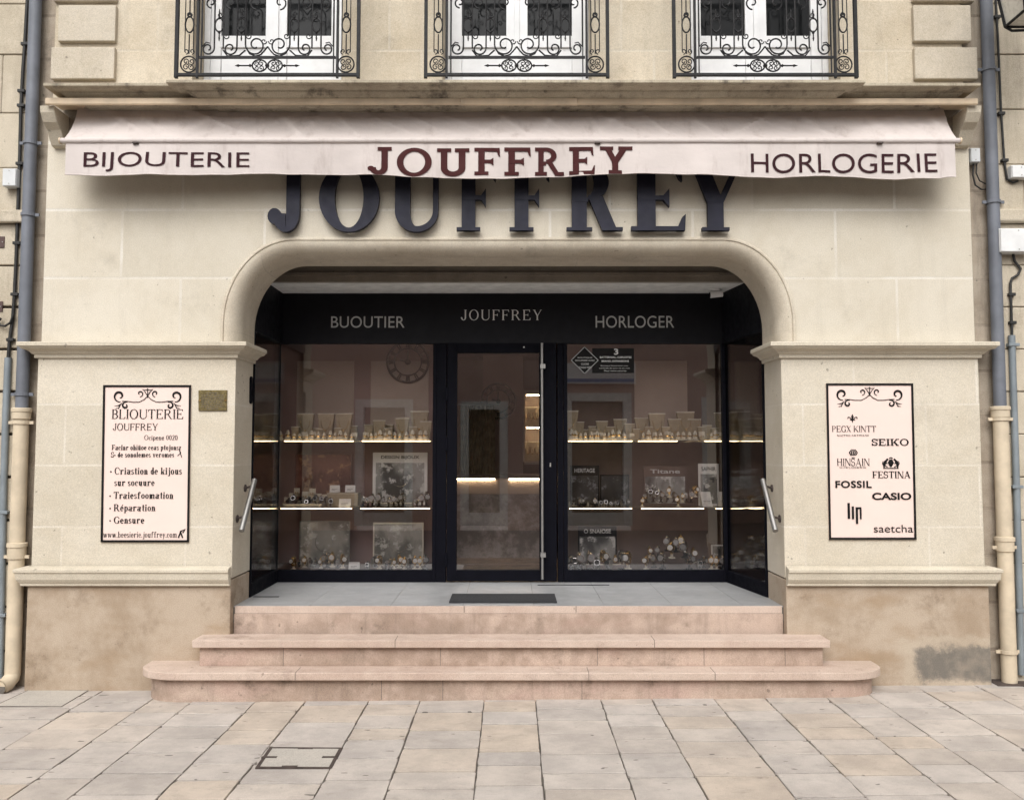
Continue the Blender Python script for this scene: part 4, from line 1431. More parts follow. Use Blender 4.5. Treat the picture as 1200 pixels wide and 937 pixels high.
obj('emblem', mb, M['ink'], rb_)
mb = MB()                                              # striped crown emblem
cxl = lambda u, v: P(1000 + u, 530 + v, TY)
for u in (-4, -2, 0, 2, 4):
    mb.tube([cxl(u * .7, 3.5), cxl(u * 1.15, 0), cxl(u * .5, -3.8)], [.004, .0055, .002], 5, True, .3)
mb.tube([cxl(-2, 6), cxl(2, 6)], .003, 5, True, .3)
obj('emblem', mb, M['ink'], rb_)
mb = MB()                                              # crest with two beasts
cxl = lambda u, v: P(1044 + u, 542 + v, TY)
mb.tube([cxl(0, -4), cxl(0, 0), cxl(0, 5)], [.010, .024, .006], 8, True, .15)
for s in (-1, 1):
    mb.tube([cxl(s * 8, 6), cxl(s * 8, 2), cxl(s * 6.5, -1), cxl(s * 5, -3)], [.004, .012, .012, .007], 6, True, .15)
    mb.tube([cxl(s * 5, -3), cxl(s * 3.5, -4.5)], .008, 6, True, .2)
    mb.tube([cxl(s * 7, 0), cxl(s * 4, 1)], .004, 5, True, .3); mb.tube([cxl(s * 8, 3), cxl(s * 4, 5)], .004, 5, True, .3)
    mb.tube([cxl(s * 8, 4), cxl(s * 10, 1), cxl(s * 9, -2)], .003, 5, True, .3)
mb.tube([cxl(-9, 6.5), cxl(9, 6.5)], .004, 5, True, .3)
mb.tube([cxl(-2, -5), cxl(0, -6), cxl(2, -5)], .005, 5, True, .3)
obj('emblem', mb, M['ink'], rb_)

# brass plaque
pts = [P(x, y, PF - .012) for x, y in ((232.5, 457), (266, 457), (265.5, 481), (232.5, 481))]
bp = thing('brass_plaque', 'small engraved brass plaque beside the pink services board', 'plaque', (pts[0].x, PF, pts[3].z))
obj('plate', MB().prism_y([(p.x, p.z) for p in pts], PF - .012, PF - .001), M['brass'], bp, bevel=.002)
mb = MB()
rr = random.Random(3)
for k in range(8):
    y_ = 460 + k * 2.6
    x = 236
    e = 262 - (0 if k not in (0, 7) else 6)
    x += 0 if k not in (0, 7) else 6
    while x < e:
        wd = rr.uniform(1.2, 4.2)
        a, b = P(x, y_ + .9, PF - .0125), P(min(x + wd, e), y_, PF - .0125)
        mb.box(a.x, b.x, PF - .0132, PF - .0118, a.z, b.z)
        x += wd + .9
obj('engraving', mb, M['joint'], bp)
for px in (234.3, 264.2):
    q = P(px, 469, PF - .012)
    obj('screw', MB().disc_y(q.x, q.z, .008, PF - .018, PF - .0115, 12), M['gold'], bp)

# ================================================================== THINGS FIXED TO THE REVEALS
for s, lab in ((-1, 'slanted steel grab rail on the reveal near the brass plaque'), (1, 'slanted steel grab rail on the reveal near the logo board')):
    OQ = OPNS[s]
    xr = s * (OQ - .065)
    t = thing('grab_rail', lab, 'handrail', (s * OQ, .15, 1.3))
    za, zb = P(0, 562, .30).z, P(0, 622, -.02).z
    top, bot = Vector((xr, .30, za)), Vector((xr, -.01, zb))
    obj('bar', MB().tube([top, bot], .021, 14), M['steel'], t, smooth=True)
    for k in (.12, .72):
        q = top.lerp(bot, k)
        mb = MB().tube([q, (s * (OQ + .001), q.y, q.z - .02)], .009, 8)
        mb.tube([(s * (OQ - .008), q.y, q.z - .02), (s * (OQ + .001), q.y, q.z - .02)], .03, 12)
        obj('bracket', mb, M['rust'], t, smooth=True)
q = P(291.8, 457, .36)
o = obj('door_slot', MB().prism_x([(.36 + .028 * math.cos(R(a)), q.z + (.085 if math.sin(R(a)) > 0 else -.085) + .028 * math.sin(R(a))) for a in range(0, 360, 20)], -OPN - .002, -OPN + .012), M['black'], loc=(-OPN, .36, q.z))
tag(o, 'black oval lock escutcheon on the entrance reveal below the cornice', 'escutcheon')

# security camera below the white ceiling
q = P(838, 341, SY - .22)
sc_ = thing('security_camera', 'small white dome camera hanging from the vestibule ceiling', 'camera', (q.x, q.y, ZCE))
obj('mount', MB().lathe([(.045, ZCE - .02), (.05, ZCE - .012), (.05, ZCE - .0005)], q.x, q.y, 20).tube([(q.x, q.y, ZCE - .02), (q.x, q.y, ZCE - .05)], .016, 10), M['white'], sc_, smooth=True)
obj('housing', MB().tube([(q.x - .05, q.y - .02, ZCE - .055), (q.x + .06, q.y - .03, ZCE - .045)], .03, 14), M['white'], sc_, smooth=True)
obj('lens', MB().tube([(q.x - .056, q.y - .02, ZCE - .0555), (q.x - .049, q.y - .02, ZCE - .055)], .022, 14), M['black'], sc_, smooth=True)

# stickers behind the right window glass
GY = SY + .0125
dc = thing('window_sticker', 'black diamond security sticker with white outline on the shop window', 'sticker', P(685, 439, GY))
dm = [(685, 405.5), (702, 422), (685, 438.5), (668.5, 422)]
obj('panel', MB().prism_y([(P(x, y, GY).x, P(x, y, GY).z) for x, y in dm], GY - .0022, GY), M['ink'], dc)
mb = MB()
for i in range(4):
    a, b = dm[i], dm[(i + 1) % 4]
    sh = lambda p: P(685 + (p[0] - 685) * .94, 422 + (p[1] - 422) * .94, GY - .0025)
    mb.tube([sh(a), sh(b)], .0032, 5, True, .3)
for s, x0, x1, yb, cap in (("BOUTIQUE", 677, 694, 420, 1.8), ("SECURISEE AVEC", 674, 697, 423.2, 1.8), ("CLOSE", 681, 690, 427.5, 2.2), ("TOGGLE WEST", 678, 693, 431.5, 2.2)):
    line_sans(mb, s, x0, x1, yb, yb - cap, GY - .0022, .02, 1.0, lift=.001)
obj('lettering', mb, M['greytxt'], dc, recalc=False)
dc = thing('window_sticker', 'black rectangular notice headed 3 beside the diamond sticker', 'sticker', P(722, 437, GY))
mb = MB().prism_y([(P(x, y, GY).x, P(x, y, GY).z) for x, y in ((694, 408), (743, 408), (743, 437), (694, 437))], GY - .0015, GY + .0008)
obj('panel', mb, M['ink'], dc)
mb = MB()
for s, x0, x1, yb, cap in (("3", 719.5, 724.5, 415.5, 7), ("BATTERNIAL, CAPLOITES", 703, 740, 420, 2.6), ("BRAND, EXPANSIONS", 705, 737, 424.5, 2.6), ("Boutique Facturation avec", 704, 736, 429.5, 1.7), ("controle du jour et de nuit", 702, 738, 432.3, 1.7), ("Pour votre securite", 708, 734, 435.2, 1.7)):
    line_sans(mb, s, x0, x1, yb, yb - cap, GY - .0015, .02 if cap > 2 else .0, 1.0, lift=.001)
obj('lettering', mb, M['whitetxt'], dc, recalc=False)

# ================================================================== SHOW WINDOW DISPLAYS
ILY = 1.34                                             # front edge of the shelves
IBY = 1.86
ZS2, ZS1 = P(0, 515.5, ILY).z, P(0, 594.5, ILY).z
ZS0 = ZB - .015
ix = lambda px, Y=ILY: P(px, 528, Y).x


def showcase(label, x0, x1, back, segs2, segs1, pan):
    t = thing('showcase', label, 'showcase', ((x0 + x1) / 2, ILY, ZFL))
    obj('plinth', MB().box(x0, x1, SY + .05, IBY, ZFL + .001, ZS0), M['dark'], t)
    obj('back_panel', MB().box(x0, x1, IBY, IBY + .03, ZFL + .001, ZTR + .24), back, t)
    for zs, segs in ((ZS2, segs2), (ZS1, segs1)):
        sh = obj('shelf', MB().box(x0 + .01, x1 - .01, ILY + .008, IBY - .01, zs - .018, zs - .004), M['clear'], t)
        for a, b in segs:
            obj('light_strip', MB().box(ix(a), ix(b), ILY, ILY + .007, zs - .0135, zs - .0055), M['led'], sh)
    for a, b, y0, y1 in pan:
        obj('reflection_panel', MB().box(ix(a, IBY), ix(b, IBY), IBY - .012, IBY - .001, P(0, y1, IBY).z, P(0, y0, IBY).z), M['taupe'], t)  # pale panels stand in for opposite windows mirrored in the glass
    return t


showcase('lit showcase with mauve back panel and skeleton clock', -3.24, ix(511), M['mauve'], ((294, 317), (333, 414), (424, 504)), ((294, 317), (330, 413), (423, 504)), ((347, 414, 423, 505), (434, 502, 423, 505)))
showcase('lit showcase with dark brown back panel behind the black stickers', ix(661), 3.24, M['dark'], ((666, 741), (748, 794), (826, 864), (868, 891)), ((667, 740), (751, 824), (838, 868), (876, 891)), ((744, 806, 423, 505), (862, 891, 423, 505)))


# ---- prototypes (built at the origin, facing -y), then copied
def proto(name, label, cat, group):
    return thing(name, label, cat, (0, 0, 0), group)


def place(p, px, zs, Y=1.5, label=None, group=None, used=set(), rz=0.0, sc=1.0):
    loc = (P(px, 528, Y).x, Y, zs)
    if p.name not in used:
        used.add(p.name)
        o = p
        o.location = loc
        o.rotation_euler = (0, 0, rz)
        if label: o["label"] = label
        if group: o["group"] = group
    else:
        o = dup(p, loc, rz, label, group)
    o.scale = (sc, sc, sc)
    return o


nb = proto('necklace_stand', 'tall tapered beige stand', 'display stand', 'g')
obj('body', MB().add([(-.05, -.03, 0), (.05, -.03, 0), (.05, .03, 0), (-.05, .03, 0), (-.08, -.02, .26), (.08, -.02, .26), (.08, .03, .26), (-.08, .03, .26)],
                     [(0, 3, 2, 1), (4, 5, 6, 7), (0, 1, 5, 4), (1, 2, 6, 5), (2, 3, 7, 6), (3, 0, 4, 7)]) or None, M['beige'], nb) if False else None
m_ = MB(); m_.add([(-.05, -.03, 0), (.05, -.03, 0), (.05, .03, 0), (-.05, .03, 0), (-.08, -.02, .25), (.08, -.02, .25), (.08, .03, .25), (-.08, .03, .25)],
                  [(0, 3, 2, 1), (4, 5, 6, 7), (0, 1, 5, 4), (1, 2, 6, 5), (2, 3, 7, 6), (3, 0, 4, 7)])
obj('body', m_, M['beige'], nb, bevel=.004)
obj('rim', MB().box(-.081, .081, -.022, .031, .251, .262), M['beige2'], nb, bevel=.002)
obj('chain', MB().tube([(.045 * math.cos(R(a)), -.033 + .006 * (1 + math.sin(R(a))) * .5, .19 + .09 * math.sin(R(a))) for a in range(180, 361, 12)], .0022, 5).tube([(0, -.036, .1), (0, -.036, .085)], .006, 8), M['gold'], nb)

rs = proto('ring_stand', 'ring', 'jewellery stand', 'g')
obj('stand', MB().lathe([(.018, 0), (.018, .008), (.012, .012), (.010, .035), (.006, .046), (.001, .05)], 0, 0, 12), M['beige2'], rs, smooth=True)
obj('ring', MB().tube([(.013 * math.cos(R(a)), .013 * math.sin(R(a)), .026 + .004 * math.sin(R(a))) for a in range(0, 361, 30)], .0028, 6, False).tube([(0, -.015, .024), (0, -.018, .031)], [.004, .001], 6), M['gold'], rs, smooth=True)

ws = proto('watch_on_stand', 'watch', 'watch', 'g')
obj('cushion', MB().tube([(-.018, 0, .035), (.018, 0, .035)], .024, 12).box(-.014, .014, -.012, .012, 0, .014), M['cushion'], ws, smooth=True)
obj('strap', MB().tube([(0, .028 * math.cos(R(a)), .035 + .028 * math.sin(R(a))) for a in range(0, 361, 20)], .009, 6, False, 1.0), M['strap'], ws, smooth=True)
dd = MB().tube([(0, -.036, .043), (0, -.028, .041)], .0165, 18)
obj('case', dd, M['silver'], ws, smooth=True)
obj('dial', MB().tube([(0, -.0375, .0434), (0, -.036, .043)], .0145, 16), M['ink'], ws)

ww = proto('metal_watch', 'watch', 'watch', 'g')
obj('stand', MB().lathe([(.02, 0), (.02, .006), (.008, .01), (.007, .05)], 0, 0, 12), M['black'], ww, smooth=True)
obj('bracelet', MB().tube([(0, .024 * math.cos(R(a)), .06 + .03 * math.sin(R(a))) for a in range(0, 361, 20)], .010, 6, False), M['silver'], ww, smooth=True)
obj('case', MB().tube([(0, -.036, .064), (0, -.026, .063)], .021, 18), M['silver'], ww, smooth=True)
obj('dial', MB().tube([(0, -.0375, .0643), (0, -.036, .064)], .0155, 16), M['dial'], ww)

gw = proto('gold_watch', 'watch', 'watch', 'g')
obj('stand', MB().lathe([(.02, 0), (.02, .006), (.008, .01), (.007, .05)], 0, 0, 12), M['beige2'], gw, smooth=True)
obj('bracelet', MB().tube([(0, .024 * math.cos(R(a)), .06 + .03 * math.sin(R(a))) for a in range(0, 361, 20)], .010, 6, False), M['gold'], gw, smooth=True)
obj('case', MB().tube([(0, -.036, .064), (0, -.026, .063)], .021, 18), M['gold'], gw, smooth=True)
obj('dial', MB().tube([(0, -.0375, .0643), (0, -.036, .064)], .0155, 16), M['paper'], gw)

jr = proto('jewel_box', 'box', 'box', 'g')
obj('base', MB().box(-.025, .025, -.02, .02, 0, .028), M['beige'], jr, bevel=.003)
obj('lid', MB().box(-.025, .025, .012, .02, .029, .07), M['beige2'], jr, bevel=.003)
for q_ in (-.008, .008):
    obj('earring', MB().tube([(q_, 0, .03), (q_, -.003, .038)], .004, 6), M['gold'], jr)

blk = proto('display_block', 'block', 'display stand', 'g')
obj('body', MB().box(-.03, .03, -.03, .03, 0, .115), M['beige'], blk, bevel=.003)
obj('top_plate', MB().box(-.032, .032, -.032, .032, .116, .122), M['beige2'], blk, bevel=.002)

pc = proto('price_card', 'card', 'card', 'g')
m_ = MB(); m_.prism_x([(-.022, 0), (-.018, 0), (.002, .062), (.022, 0), (.026, 0), (.002, .07)], -.05, .05)
obj('card', m_, M['paper'], pc)
obj('print', MB().box(-.03, .028, -.0125, -.0105, .03, .033).box(-.03, .01, -.0155, -.0135, .02, .0225), M['ink'], pc)

U1, U2 = ('upper shelf beneath the skeleton clock', 'upper shelf beneath the black stickers')
for px, Y, sc in ((303, 1.55, .95), (358, 1.6, 1.0), (382, 1.6, 1.0), (403, 1.6, 1.0), (471.5, 1.58, .82), (491.5, 1.66, 1.1), (499, 1.50, .70)):
    place(nb, px, ZS2, Y, 'tapered beige necklace stand with gold chain on the ' + U1, 'necklace stands in the left window', sc=sc)
for px, Y, sc in ((705.5, 1.6, .72), (738, 1.55, .62), (752, 1.66, .85), (770, 1.58, 1.0), (790.5, 1.62, .8), (803.5, 1.68, 1.08), (829, 1.55, .56), (667, 1.6, 1.1), (868, 1.6, 1.08), (884, 1.56, .82), (848, 1.7, 1.05)):
    place(nb, px, ZS2, Y, 'tapered beige necklace stand with gold chain on the ' + U2, 'necklace stands in the right window', sc=sc)
rr = random.Random(11)
for px in (297, 302, 308, 324, 329, 338, 344, 352, 360, 365, 373, 379, 386, 392, 399, 405, 411, 428, 434, 440, 446, 451, 457, 463, 469, 476, 484, 492, 499):
    place(rs, px + rr.uniform(-1, 1), ZS2, 1.40 + rr.uniform(-.03, .06), 'small gold ring on a cone along the ' + U1, 'gold rings beneath the clock', sc=rr.uniform(1.3, 2.0))
for px in (670, 675, 681, 687, 693, 699, 708, 713, 719, 726, 732, 755, 760, 768, 774, 782, 788, 796, 802, 808, 814, 834, 840, 846, 858, 863, 872, 878, 884, 888):
    place(rs, px + rr.uniform(-1, 1), ZS2, 1.40 + rr.uniform(-.03, .06), 'small gold ring on a cone along the ' + U2, 'gold rings beneath the stickers', sc=rr.uniform(1.3, 2.1))
for px, Y in ((356, 1.47), (369, 1.5), (415, 1.5), (428, 1.48), (452, 1.5)):
    place(jr, px, ZS2, Y, 'open pale jewel box with earrings on the ' + U1, 'jewel boxes in the left window', sc=rr.uniform(.9, 1.2))
for px, Y in ((698, 1.47), (704, 1.45), (741, 1.40), (767, 1.45), (783, 1.45), (823, 1.39), (845, 1.45)):
    place(jr, px, ZS2, Y, 'open pale jewel box with earrings on the ' + U2, 'jewel boxes in the right window', sc=rr.uniform(.9, 1.2))
for px, Y, sc in ((345, 1.7, .7), (370, 1.68, 1.0), (390.5, 1.72, .95), (414, 1.7, 1.2), (440, 1.7, 1.0), (456, 1.75, 1.3)):
    place(blk, px, ZS2, Y, 'slim beige display block among the stands beneath the skeleton clock', 'display blocks in the left window', sc=sc)
for px, Y, sc in ((686, 1.7, .9), (694, 1.7, 1.15), (724, 1.72, 1.1)):
    place(blk, px, ZS2, Y, 'slim beige display block among the stands beneath the black stickers', 'display blocks in the right window', sc=sc)
M1, M2 = 'shelf under the clock window rings', 'shelf under the black stickers'
for px in (298, 304, 310, 340, 345, 350, 355, 360, 365, 371, 377, 383, 388):
    place(ws, px, ZS1 + .03 * (px % 2), 1.45 + rr.uniform(-.04, .1), 'strap watch on a grey cushion before the reddish photo poster', 'strap watches on the left middle shelf', rz=rr.uniform(-.4, .4), sc=rr.uniform(.9, 1.3))
for px in (426, 432, 437, 445, 450, 456, 462, 468, 473, 489, 495, 500):
    place(ww, px, ZS1, 1.44 + rr.uniform(-.03, .08), 'steel bracelet watch on a stand before the white framed poster', 'steel watches on the left middle shelf', rz=rr.uniform(-.5, .5), sc=rr.uniform(.95, 1.5))
for px in (752, 757, 761, 765, 769, 774, 779, 784, 789, 794, 799, 804, 809, 814):
    place(rr.choice([ww, ws, gw]), px, ZS1 + rr.choice([0, .04, .09]), 1.45 + rr.uniform(-.04, .12), 'watch in the cluster before the brown framed photo board', 'watches on the right middle shelf', rz=rr.uniform(-.6, .6), sc=rr.uniform(.9, 1.35))
B1, B2 = 'window floor before two necklace pictures', 'window floor beside the black headed poster'
for px in (346, 353, 359, 365, 371, 378, 385, 391, 397, 403, 432, 440, 446, 453, 458, 463, 469, 475, 481, 487, 493, 499, 310, 325):
    place(rr.choice([ww, ws, gw]), px, ZS0, 1.42 + rr.uniform(-.04, .16), 'small watch in the row before the two necklace pictures', 'watches at the bottom left', rz=rr.uniform(-.6, .6), sc=rr.uniform(.95, 1.5))
for px in (668, 673, 678, 690, 698, 706, 713, 720, 727, 735, 756, 760, 765, 770, 775, 781, 786, 791, 796, 801, 806, 811, 818, 823, 832, 838, 845, 856, 872, 878, 884, 889):
    place(rr.choice([ww, gw, ww]) if 750 < px < 812 else rr.choice([ww, ws, gw]), px, ZS0 + (rr.choice([0, .05, .1, .16]) if 756 < px < 812 else 0), 1.42 + rr.uniform(-.04, .14), 'watch in the crowded row on the floor beside the black headed poster', 'watches at the bottom right', rz=rr.uniform(-.6, .6), sc=rr.uniform(1.1, 1.8))
for px, Y, sc in ((312, 1.7, .55), (346, 1.5, .5), (374, 1.48, .42), (396, 1.47, .45), (432, 1.66, .6), (444, 1.62, .75), (455, 1.52, .45), (484, 1.5, .5)):
    place(nb, px, ZS2, Y, 'tapered beige necklace stand with gold chain on the ' + U1, 'necklace stands in the left window', rz=rr.uniform(-.35, .35), sc=sc)
for px, Y, sc in ((678, 1.66, .7), (698, 1.5, .4), (716, 1.5, .5), (727, 1.66, .8), (746, 1.48, .42), (761, 1.48, .5), (780, 1.49, .5), (814, 1.66, .8), (822, 1.5, .5), (838, 1.5, .45), (857, 1.6, .6), (876, 1.5, .5)):
    place(nb, px, ZS2, Y, 'tapered beige necklace stand with gold chain on the ' + U2, 'necklace stands in the right window', rz=rr.uniform(-.35, .35), sc=sc)
for px in (668, 673, 679, 684, 690, 697, 703, 709, 716, 722, 729, 735):
    place(rr.choice([ww, ws, gw]), px, ZS1, 1.43 + rr.uniform(-.03, .08), 'watch in the row before the two black posters', 'watches before the black posters', rz=rr.uniform(-.5, .5), sc=rr.uniform(.7, 1.05))
for px in (853, 859, 865, 871, 877, 882, 887, 891):
    place(rr.choice([ww, ws, gw]), px, ZS1, 1.43 + rr.uniform(-.03, .1), 'watch on the shelf beside the dark corner post', 'watches beside the corner post', rz=rr.uniform(-.5, .5), sc=rr.uniform(.9, 1.3))
for px, h in ((300, 0), (308, .04), (336, 0), (342, .05), (348, .09), (358, .05), (366, .08), (374, .04), (381, .02)):
    place(jr, px, ZS1 + h, 1.52 + rr.uniform(0, .1), 'open pale jewel box with earrings among the strap watches', 'jewel boxes on the middle shelf', rz=rr.uniform(-.4, .4), sc=rr.uniform(.9, 1.3))
for px, zs, Y, lb_, sc in ((393, ZS1 + .13, 1.6, 'white tent card on the beige riser, nearer the reddish poster', .95), (411, ZS1 + .13, 1.6, 'white tent card on the beige riser, nearer the white framed poster', .95),
                           (405, ZS1, 1.42, 'large white tent card standing in front of the beige riser', 1.1), (416.5, ZS0, 1.38, 'white card standing on the window floor between two necklace pictures', 1.0)):
    place(pc, px, zs, Y, lb_, 'price cards', sc=sc)
# trays that carry the raised cards and watches
def riser(px0, px1, zs, h, Y0, Y1, label, m):
    t = thing('display_riser', label, 'display stand', (ix(px0, Y0), Y0, zs))
    obj('tray', MB().box(ix(px0, Y0), ix(px1, Y0), Y0, Y1, zs + .0005, zs + h), m, t, bevel=.003)
    obj('trim', MB().box(ix(px0, Y0), ix(px1, Y0), Y0 - .003, Y0 - .0005, zs + h - .008, zs + h), M['beige2'], t)


riser(384, 420, ZS1, .125, 1.54, 1.7, 'beige riser carrying two white tent cards', M['beige'])
riser(440, 483, ZS1, .035, 1.50, 1.66, 'pale tray standing before the white framed poster', M['cushion'])
riser(333, 378, ZS1, .028, 1.41, 1.62, 'olive tray of strap watches before the reddish poster', M['cushion'])
riser(686, 731, ZS0, .05, 1.40, 1.55, 'dark tray with pale trim before the black headed poster', M['dark'])


def poster(px0, px1, y0, y1, Y, zs, label, pic, frame, head=None, fr=.02, ring=False):
    t = thing('display_poster', label, 'poster', (ix((px0 + px1) / 2, Y), Y, zs))
    a, b = P(px0, y1, Y), P(px1, y0, Y)
    b.x = ix(px1, Y); a.x = ix(px0, Y)
    z0 = zs + .002
    obj('board', MB().box(a.x, b.x, Y, Y + .015, z0, b.z), frame, t, bevel=.002)
    hz = b.z - (.10 if head else fr)
    obj('picture', MB().box(a.x + fr, b.x - fr, Y - .003, Y - .0005, z0 + fr, hz), pic, t)
    if head:
        mb = MB()
        kind, s = head
        vs_, fs_ = sans_mesh(s, .02)
        xa, xb = min(v[0] for v in vs_), max(v[0] for v in vs_)
        ya, yb = min(v[1] for v in vs_), max(v[1] for v in vs_)
        w_ = (b.x - a.x) * .7
        mb.add([(a.x + (b.x - a.x) * .15 + (u - xa) / (xb - xa) * w_, Y - .002, hz + .03 + (v - ya) / (yb - ya) * .04) for u, v in vs_], fs_)
        obj('lettering', mb, M['whitetxt'] if kind == 'w' else M['ink'], t, recalc=False)
    if ring:
        cx, cz = (a.x + b.x) / 2, (z0 + b.z) / 2 + .01
        obj('necklace_print', MB().tube([(cx + .085 * math.cos(R(k)), Y - .004, cz + .085 * math.sin(R(k))) for k in range(150, 391, 12)], .003, 5), M['silver'], t)
    obj('easel', MB().prism_x([(Y + .016, b.z - .05), (Y + .016, z0 + .02), (Y + .07, z0)], (a.x + b.x) / 2 - .02, (a.x + b.x) / 2 + .02), M['dark'], t)
    return t


poster(346, 412, 532, 590, 1.74, ZS1, 'reddish photo poster standing behind the strap watches', M['pic_red'], M['dark'], None, .006)
poster(437, 501, 530, 590, 1.70, ZS1, 'white framed poster with grey photo behind the steel watches', M['pic_grey'], M['paper'], ('k', 'DESIGN BIJOUX'), .03, True)
poster(352, 411, 610, 662, 1.62, ZS0, 'unframed grey necklace picture on the window floor under the reddish poster', M['pic_olive'], M['cushion'], None, .01, True)
poster(438, 497, 612, 662, 1.62, ZS0, 'pale framed necklace picture on the window floor under the white framed poster', M['pic_olive'], M['beige2'], None, .014, True)
poster(668, 702, 545, 592, 1.66, ZS1, 'larger black watch poster above the black headed poster', M['pic_dark'], M['black'], ('w', 'HERITAGE'), .012)
poster(703, 737, 556, 592, 1.60, ZS1, 'smaller black poster with grey print beside the black watch poster', M['pic_dark'], M['black'], None, .012)
poster(754, 804, 546, 592, 1.70, ZS1, 'brown framed photo board behind a cluster of watches', M['pic_grey'], M['dark'], ('w', 'Titane'), .014, True)
poster(818, 842, 543, 592, 1.55, ZS1, 'tall white card with a small dark photo above the brochure ramps', M['pic_grey'], M['paper'], ('k', 'SAPHIR'), .02)
poster(677, 722, 616, 664, 1.62, ZS0, 'black headed poster with grey portrait on the window floor', M['pic_grey'], M['black'], ('w', 'O SNAIOSE'), .014)
poster(832, 852, 638, 664, 1.6, ZS0, 'small white picture card on the window floor under the brochure ramps', M['pic_grey'], M['paper'], None, .012)
for px, lab in ((828, 'curved white brochure ramp below the tall white card'), (848, 'curved white brochure ramp beside the dark corner post')):
    x = ix(px, 1.45)
    t = thing('brochure_ramp', lab, 'display stand', (x, 1.4, ZS1))
    pr = [(1.52 - .12 * k / 8 - .0, ZS1 + .135 * (1 - k / 8) ** 1.7 + .003) for k in range(9)]
    m_ = MB(); m_.prism_x([(1.53, ZS1 + .001)] + pr[:] , x - .05, x + .045)
    obj('ramp', m_, M['paper'], t)
    obj('print', MB().box(x - .035, x + .03, 1.448, 1.452, ZS1 + .05, ZS1 + .053), M['ink'], t)


def wall_clock(cx, cz, r, Y, label, m):
    t = thing('wall_clock', label, 'clock', (cx, Y, cz))
    obj('rim', MB().ring_y(cx, cz, r, .012, Y, 36).ring_y(cx, cz, r * .66, .007, Y, 30), m, t)
    mb = MB()
    for k in range(12):
        a = R(30 * k)
        for d in (-.05, .05) if k % 3 else (-.08, 0, .08):
            u = Vector((math.cos(a + d), 0, math.sin(a + d)))
            mb.tube([Vector((cx, Y, cz)) + u * r * .7, Vector((cx, Y, cz)) + u * r * .95], .006, 5)
    obj('numeral_ring', mb, m, t)
    obj('hand', MB().tube([(cx, Y - .008, cz - r * .1), (cx, Y - .008, cz + r * .55)], .008, 5).tube([(cx, Y - .006, cz), (cx - r * .38, Y - .006, cz + r * .1)], .009, 5).disc_y(cx, cz, .03, Y - .012, Y, 14), m, t)


q = P(478, 424, IBY - .03)
wall_clock(q.x, q.z, .205, IBY - .03, 'large skeleton wall clock on the mauve showcase back panel', M['black'])

# ------------------------------------------------------------------ inside the shop, through the door
BYW = 4.9
obj('rear_panel', MB().box(P(528, 528, 4.6).x, P(590, 528, 4.6).x, 4.6, 4.64, ZFL, ZTR + .2), M['taupe'], bld)
q = P(584, 470, 3.95)
wall_clock(q.x, q.z, .215, 3.95, 'round skeleton clock on the pillar inside the shop, seen through the door', M['black'])
pil = obj('interior_pillar', MB().box(P(566, 528, 4.0).x, P(613, 528, 4.0).x, 4.0, 4.4, ZFL, ZTR + .2), simple('light_mauve_wall', (0.52, 0.38, 0.32), 0.8, 0, .05, 2), bld)
CY = 3.6
x0, x1 = P(615, 528, CY).x, P(640, 528, CY).x
lc = thing('lit_cabinet', 'lit wall cabinet of jewellery inside the shop, seen through the door', 'cabinet', (x0, CY, ZFL))
z0, z1 = P(0, 541, CY).z, P(0, 455, CY).z
obj('carcass', MB().box(x0 - .03, x1, CY + .3, CY + .33, z0, z1).box(x0 - .03, x0, CY, CY + .3, z0, z1).box(x0, x1, CY, CY + .3, z0 - .03, z0), M['taupe'], lc)
for py in (462, 500):
    zq = P(0, py, CY).z
    obj('shelf', MB().box(x0 + .01, x1 - .01, CY + .01, CY + .28, zq, zq + .012), M['beige2'], lc)
for py in (462, 500, 541):
    zq = P(0, py, CY).z
    obj('light_strip', MB().box(x0 + .02, x1 - .02, CY + .015, CY + .03, zq - .016, zq - .004), M['led2'], lc)
for k, (px, py) in enumerate(((618, 500), (623, 500), (629, 500), (619, 541), (624, 541), (630, 541))):
    zq = P(0, py, CY).z + .012
    dup(nb, (P(px, 528, CY).x, CY + .15, zq), 0, 'tapered beige stand on a shelf of the lit cabinet inside the shop', 'stands in the lit cabinet').scale = (.8, .8, .9)
KY = 3.0
ct = thing('shop_counter', 'stone fronted counter with glowing edge inside the shop behind the door', 'counter', (.0, KY, ZFL))
kx0, kx1 = P(520, 528, KY).x, P(652, 528, KY).x
zk = P(0, 560, KY).z
obj('front', MB().box(kx0, kx1, KY, KY + .05, ZFL + .001, zk - .18), M['marble'], ct)
obj('upper_band', MB().box(kx0, kx1, KY - .01, KY + .05, zk - .178, zk - .02), M['taupe'], ct)
obj('top', MB().box(kx0, kx1, KY - .03, KY + .6, zk, zk + .03), M['dark'], ct)
for pa, pb in ((534, 580), (596, 640)):
    obj('light_strip', MB().box(P(pa, 528, KY).x, P(pb, 528, KY).x, KY - .025, KY - .012, zk - .016, zk - .006), M['led2'], ct)
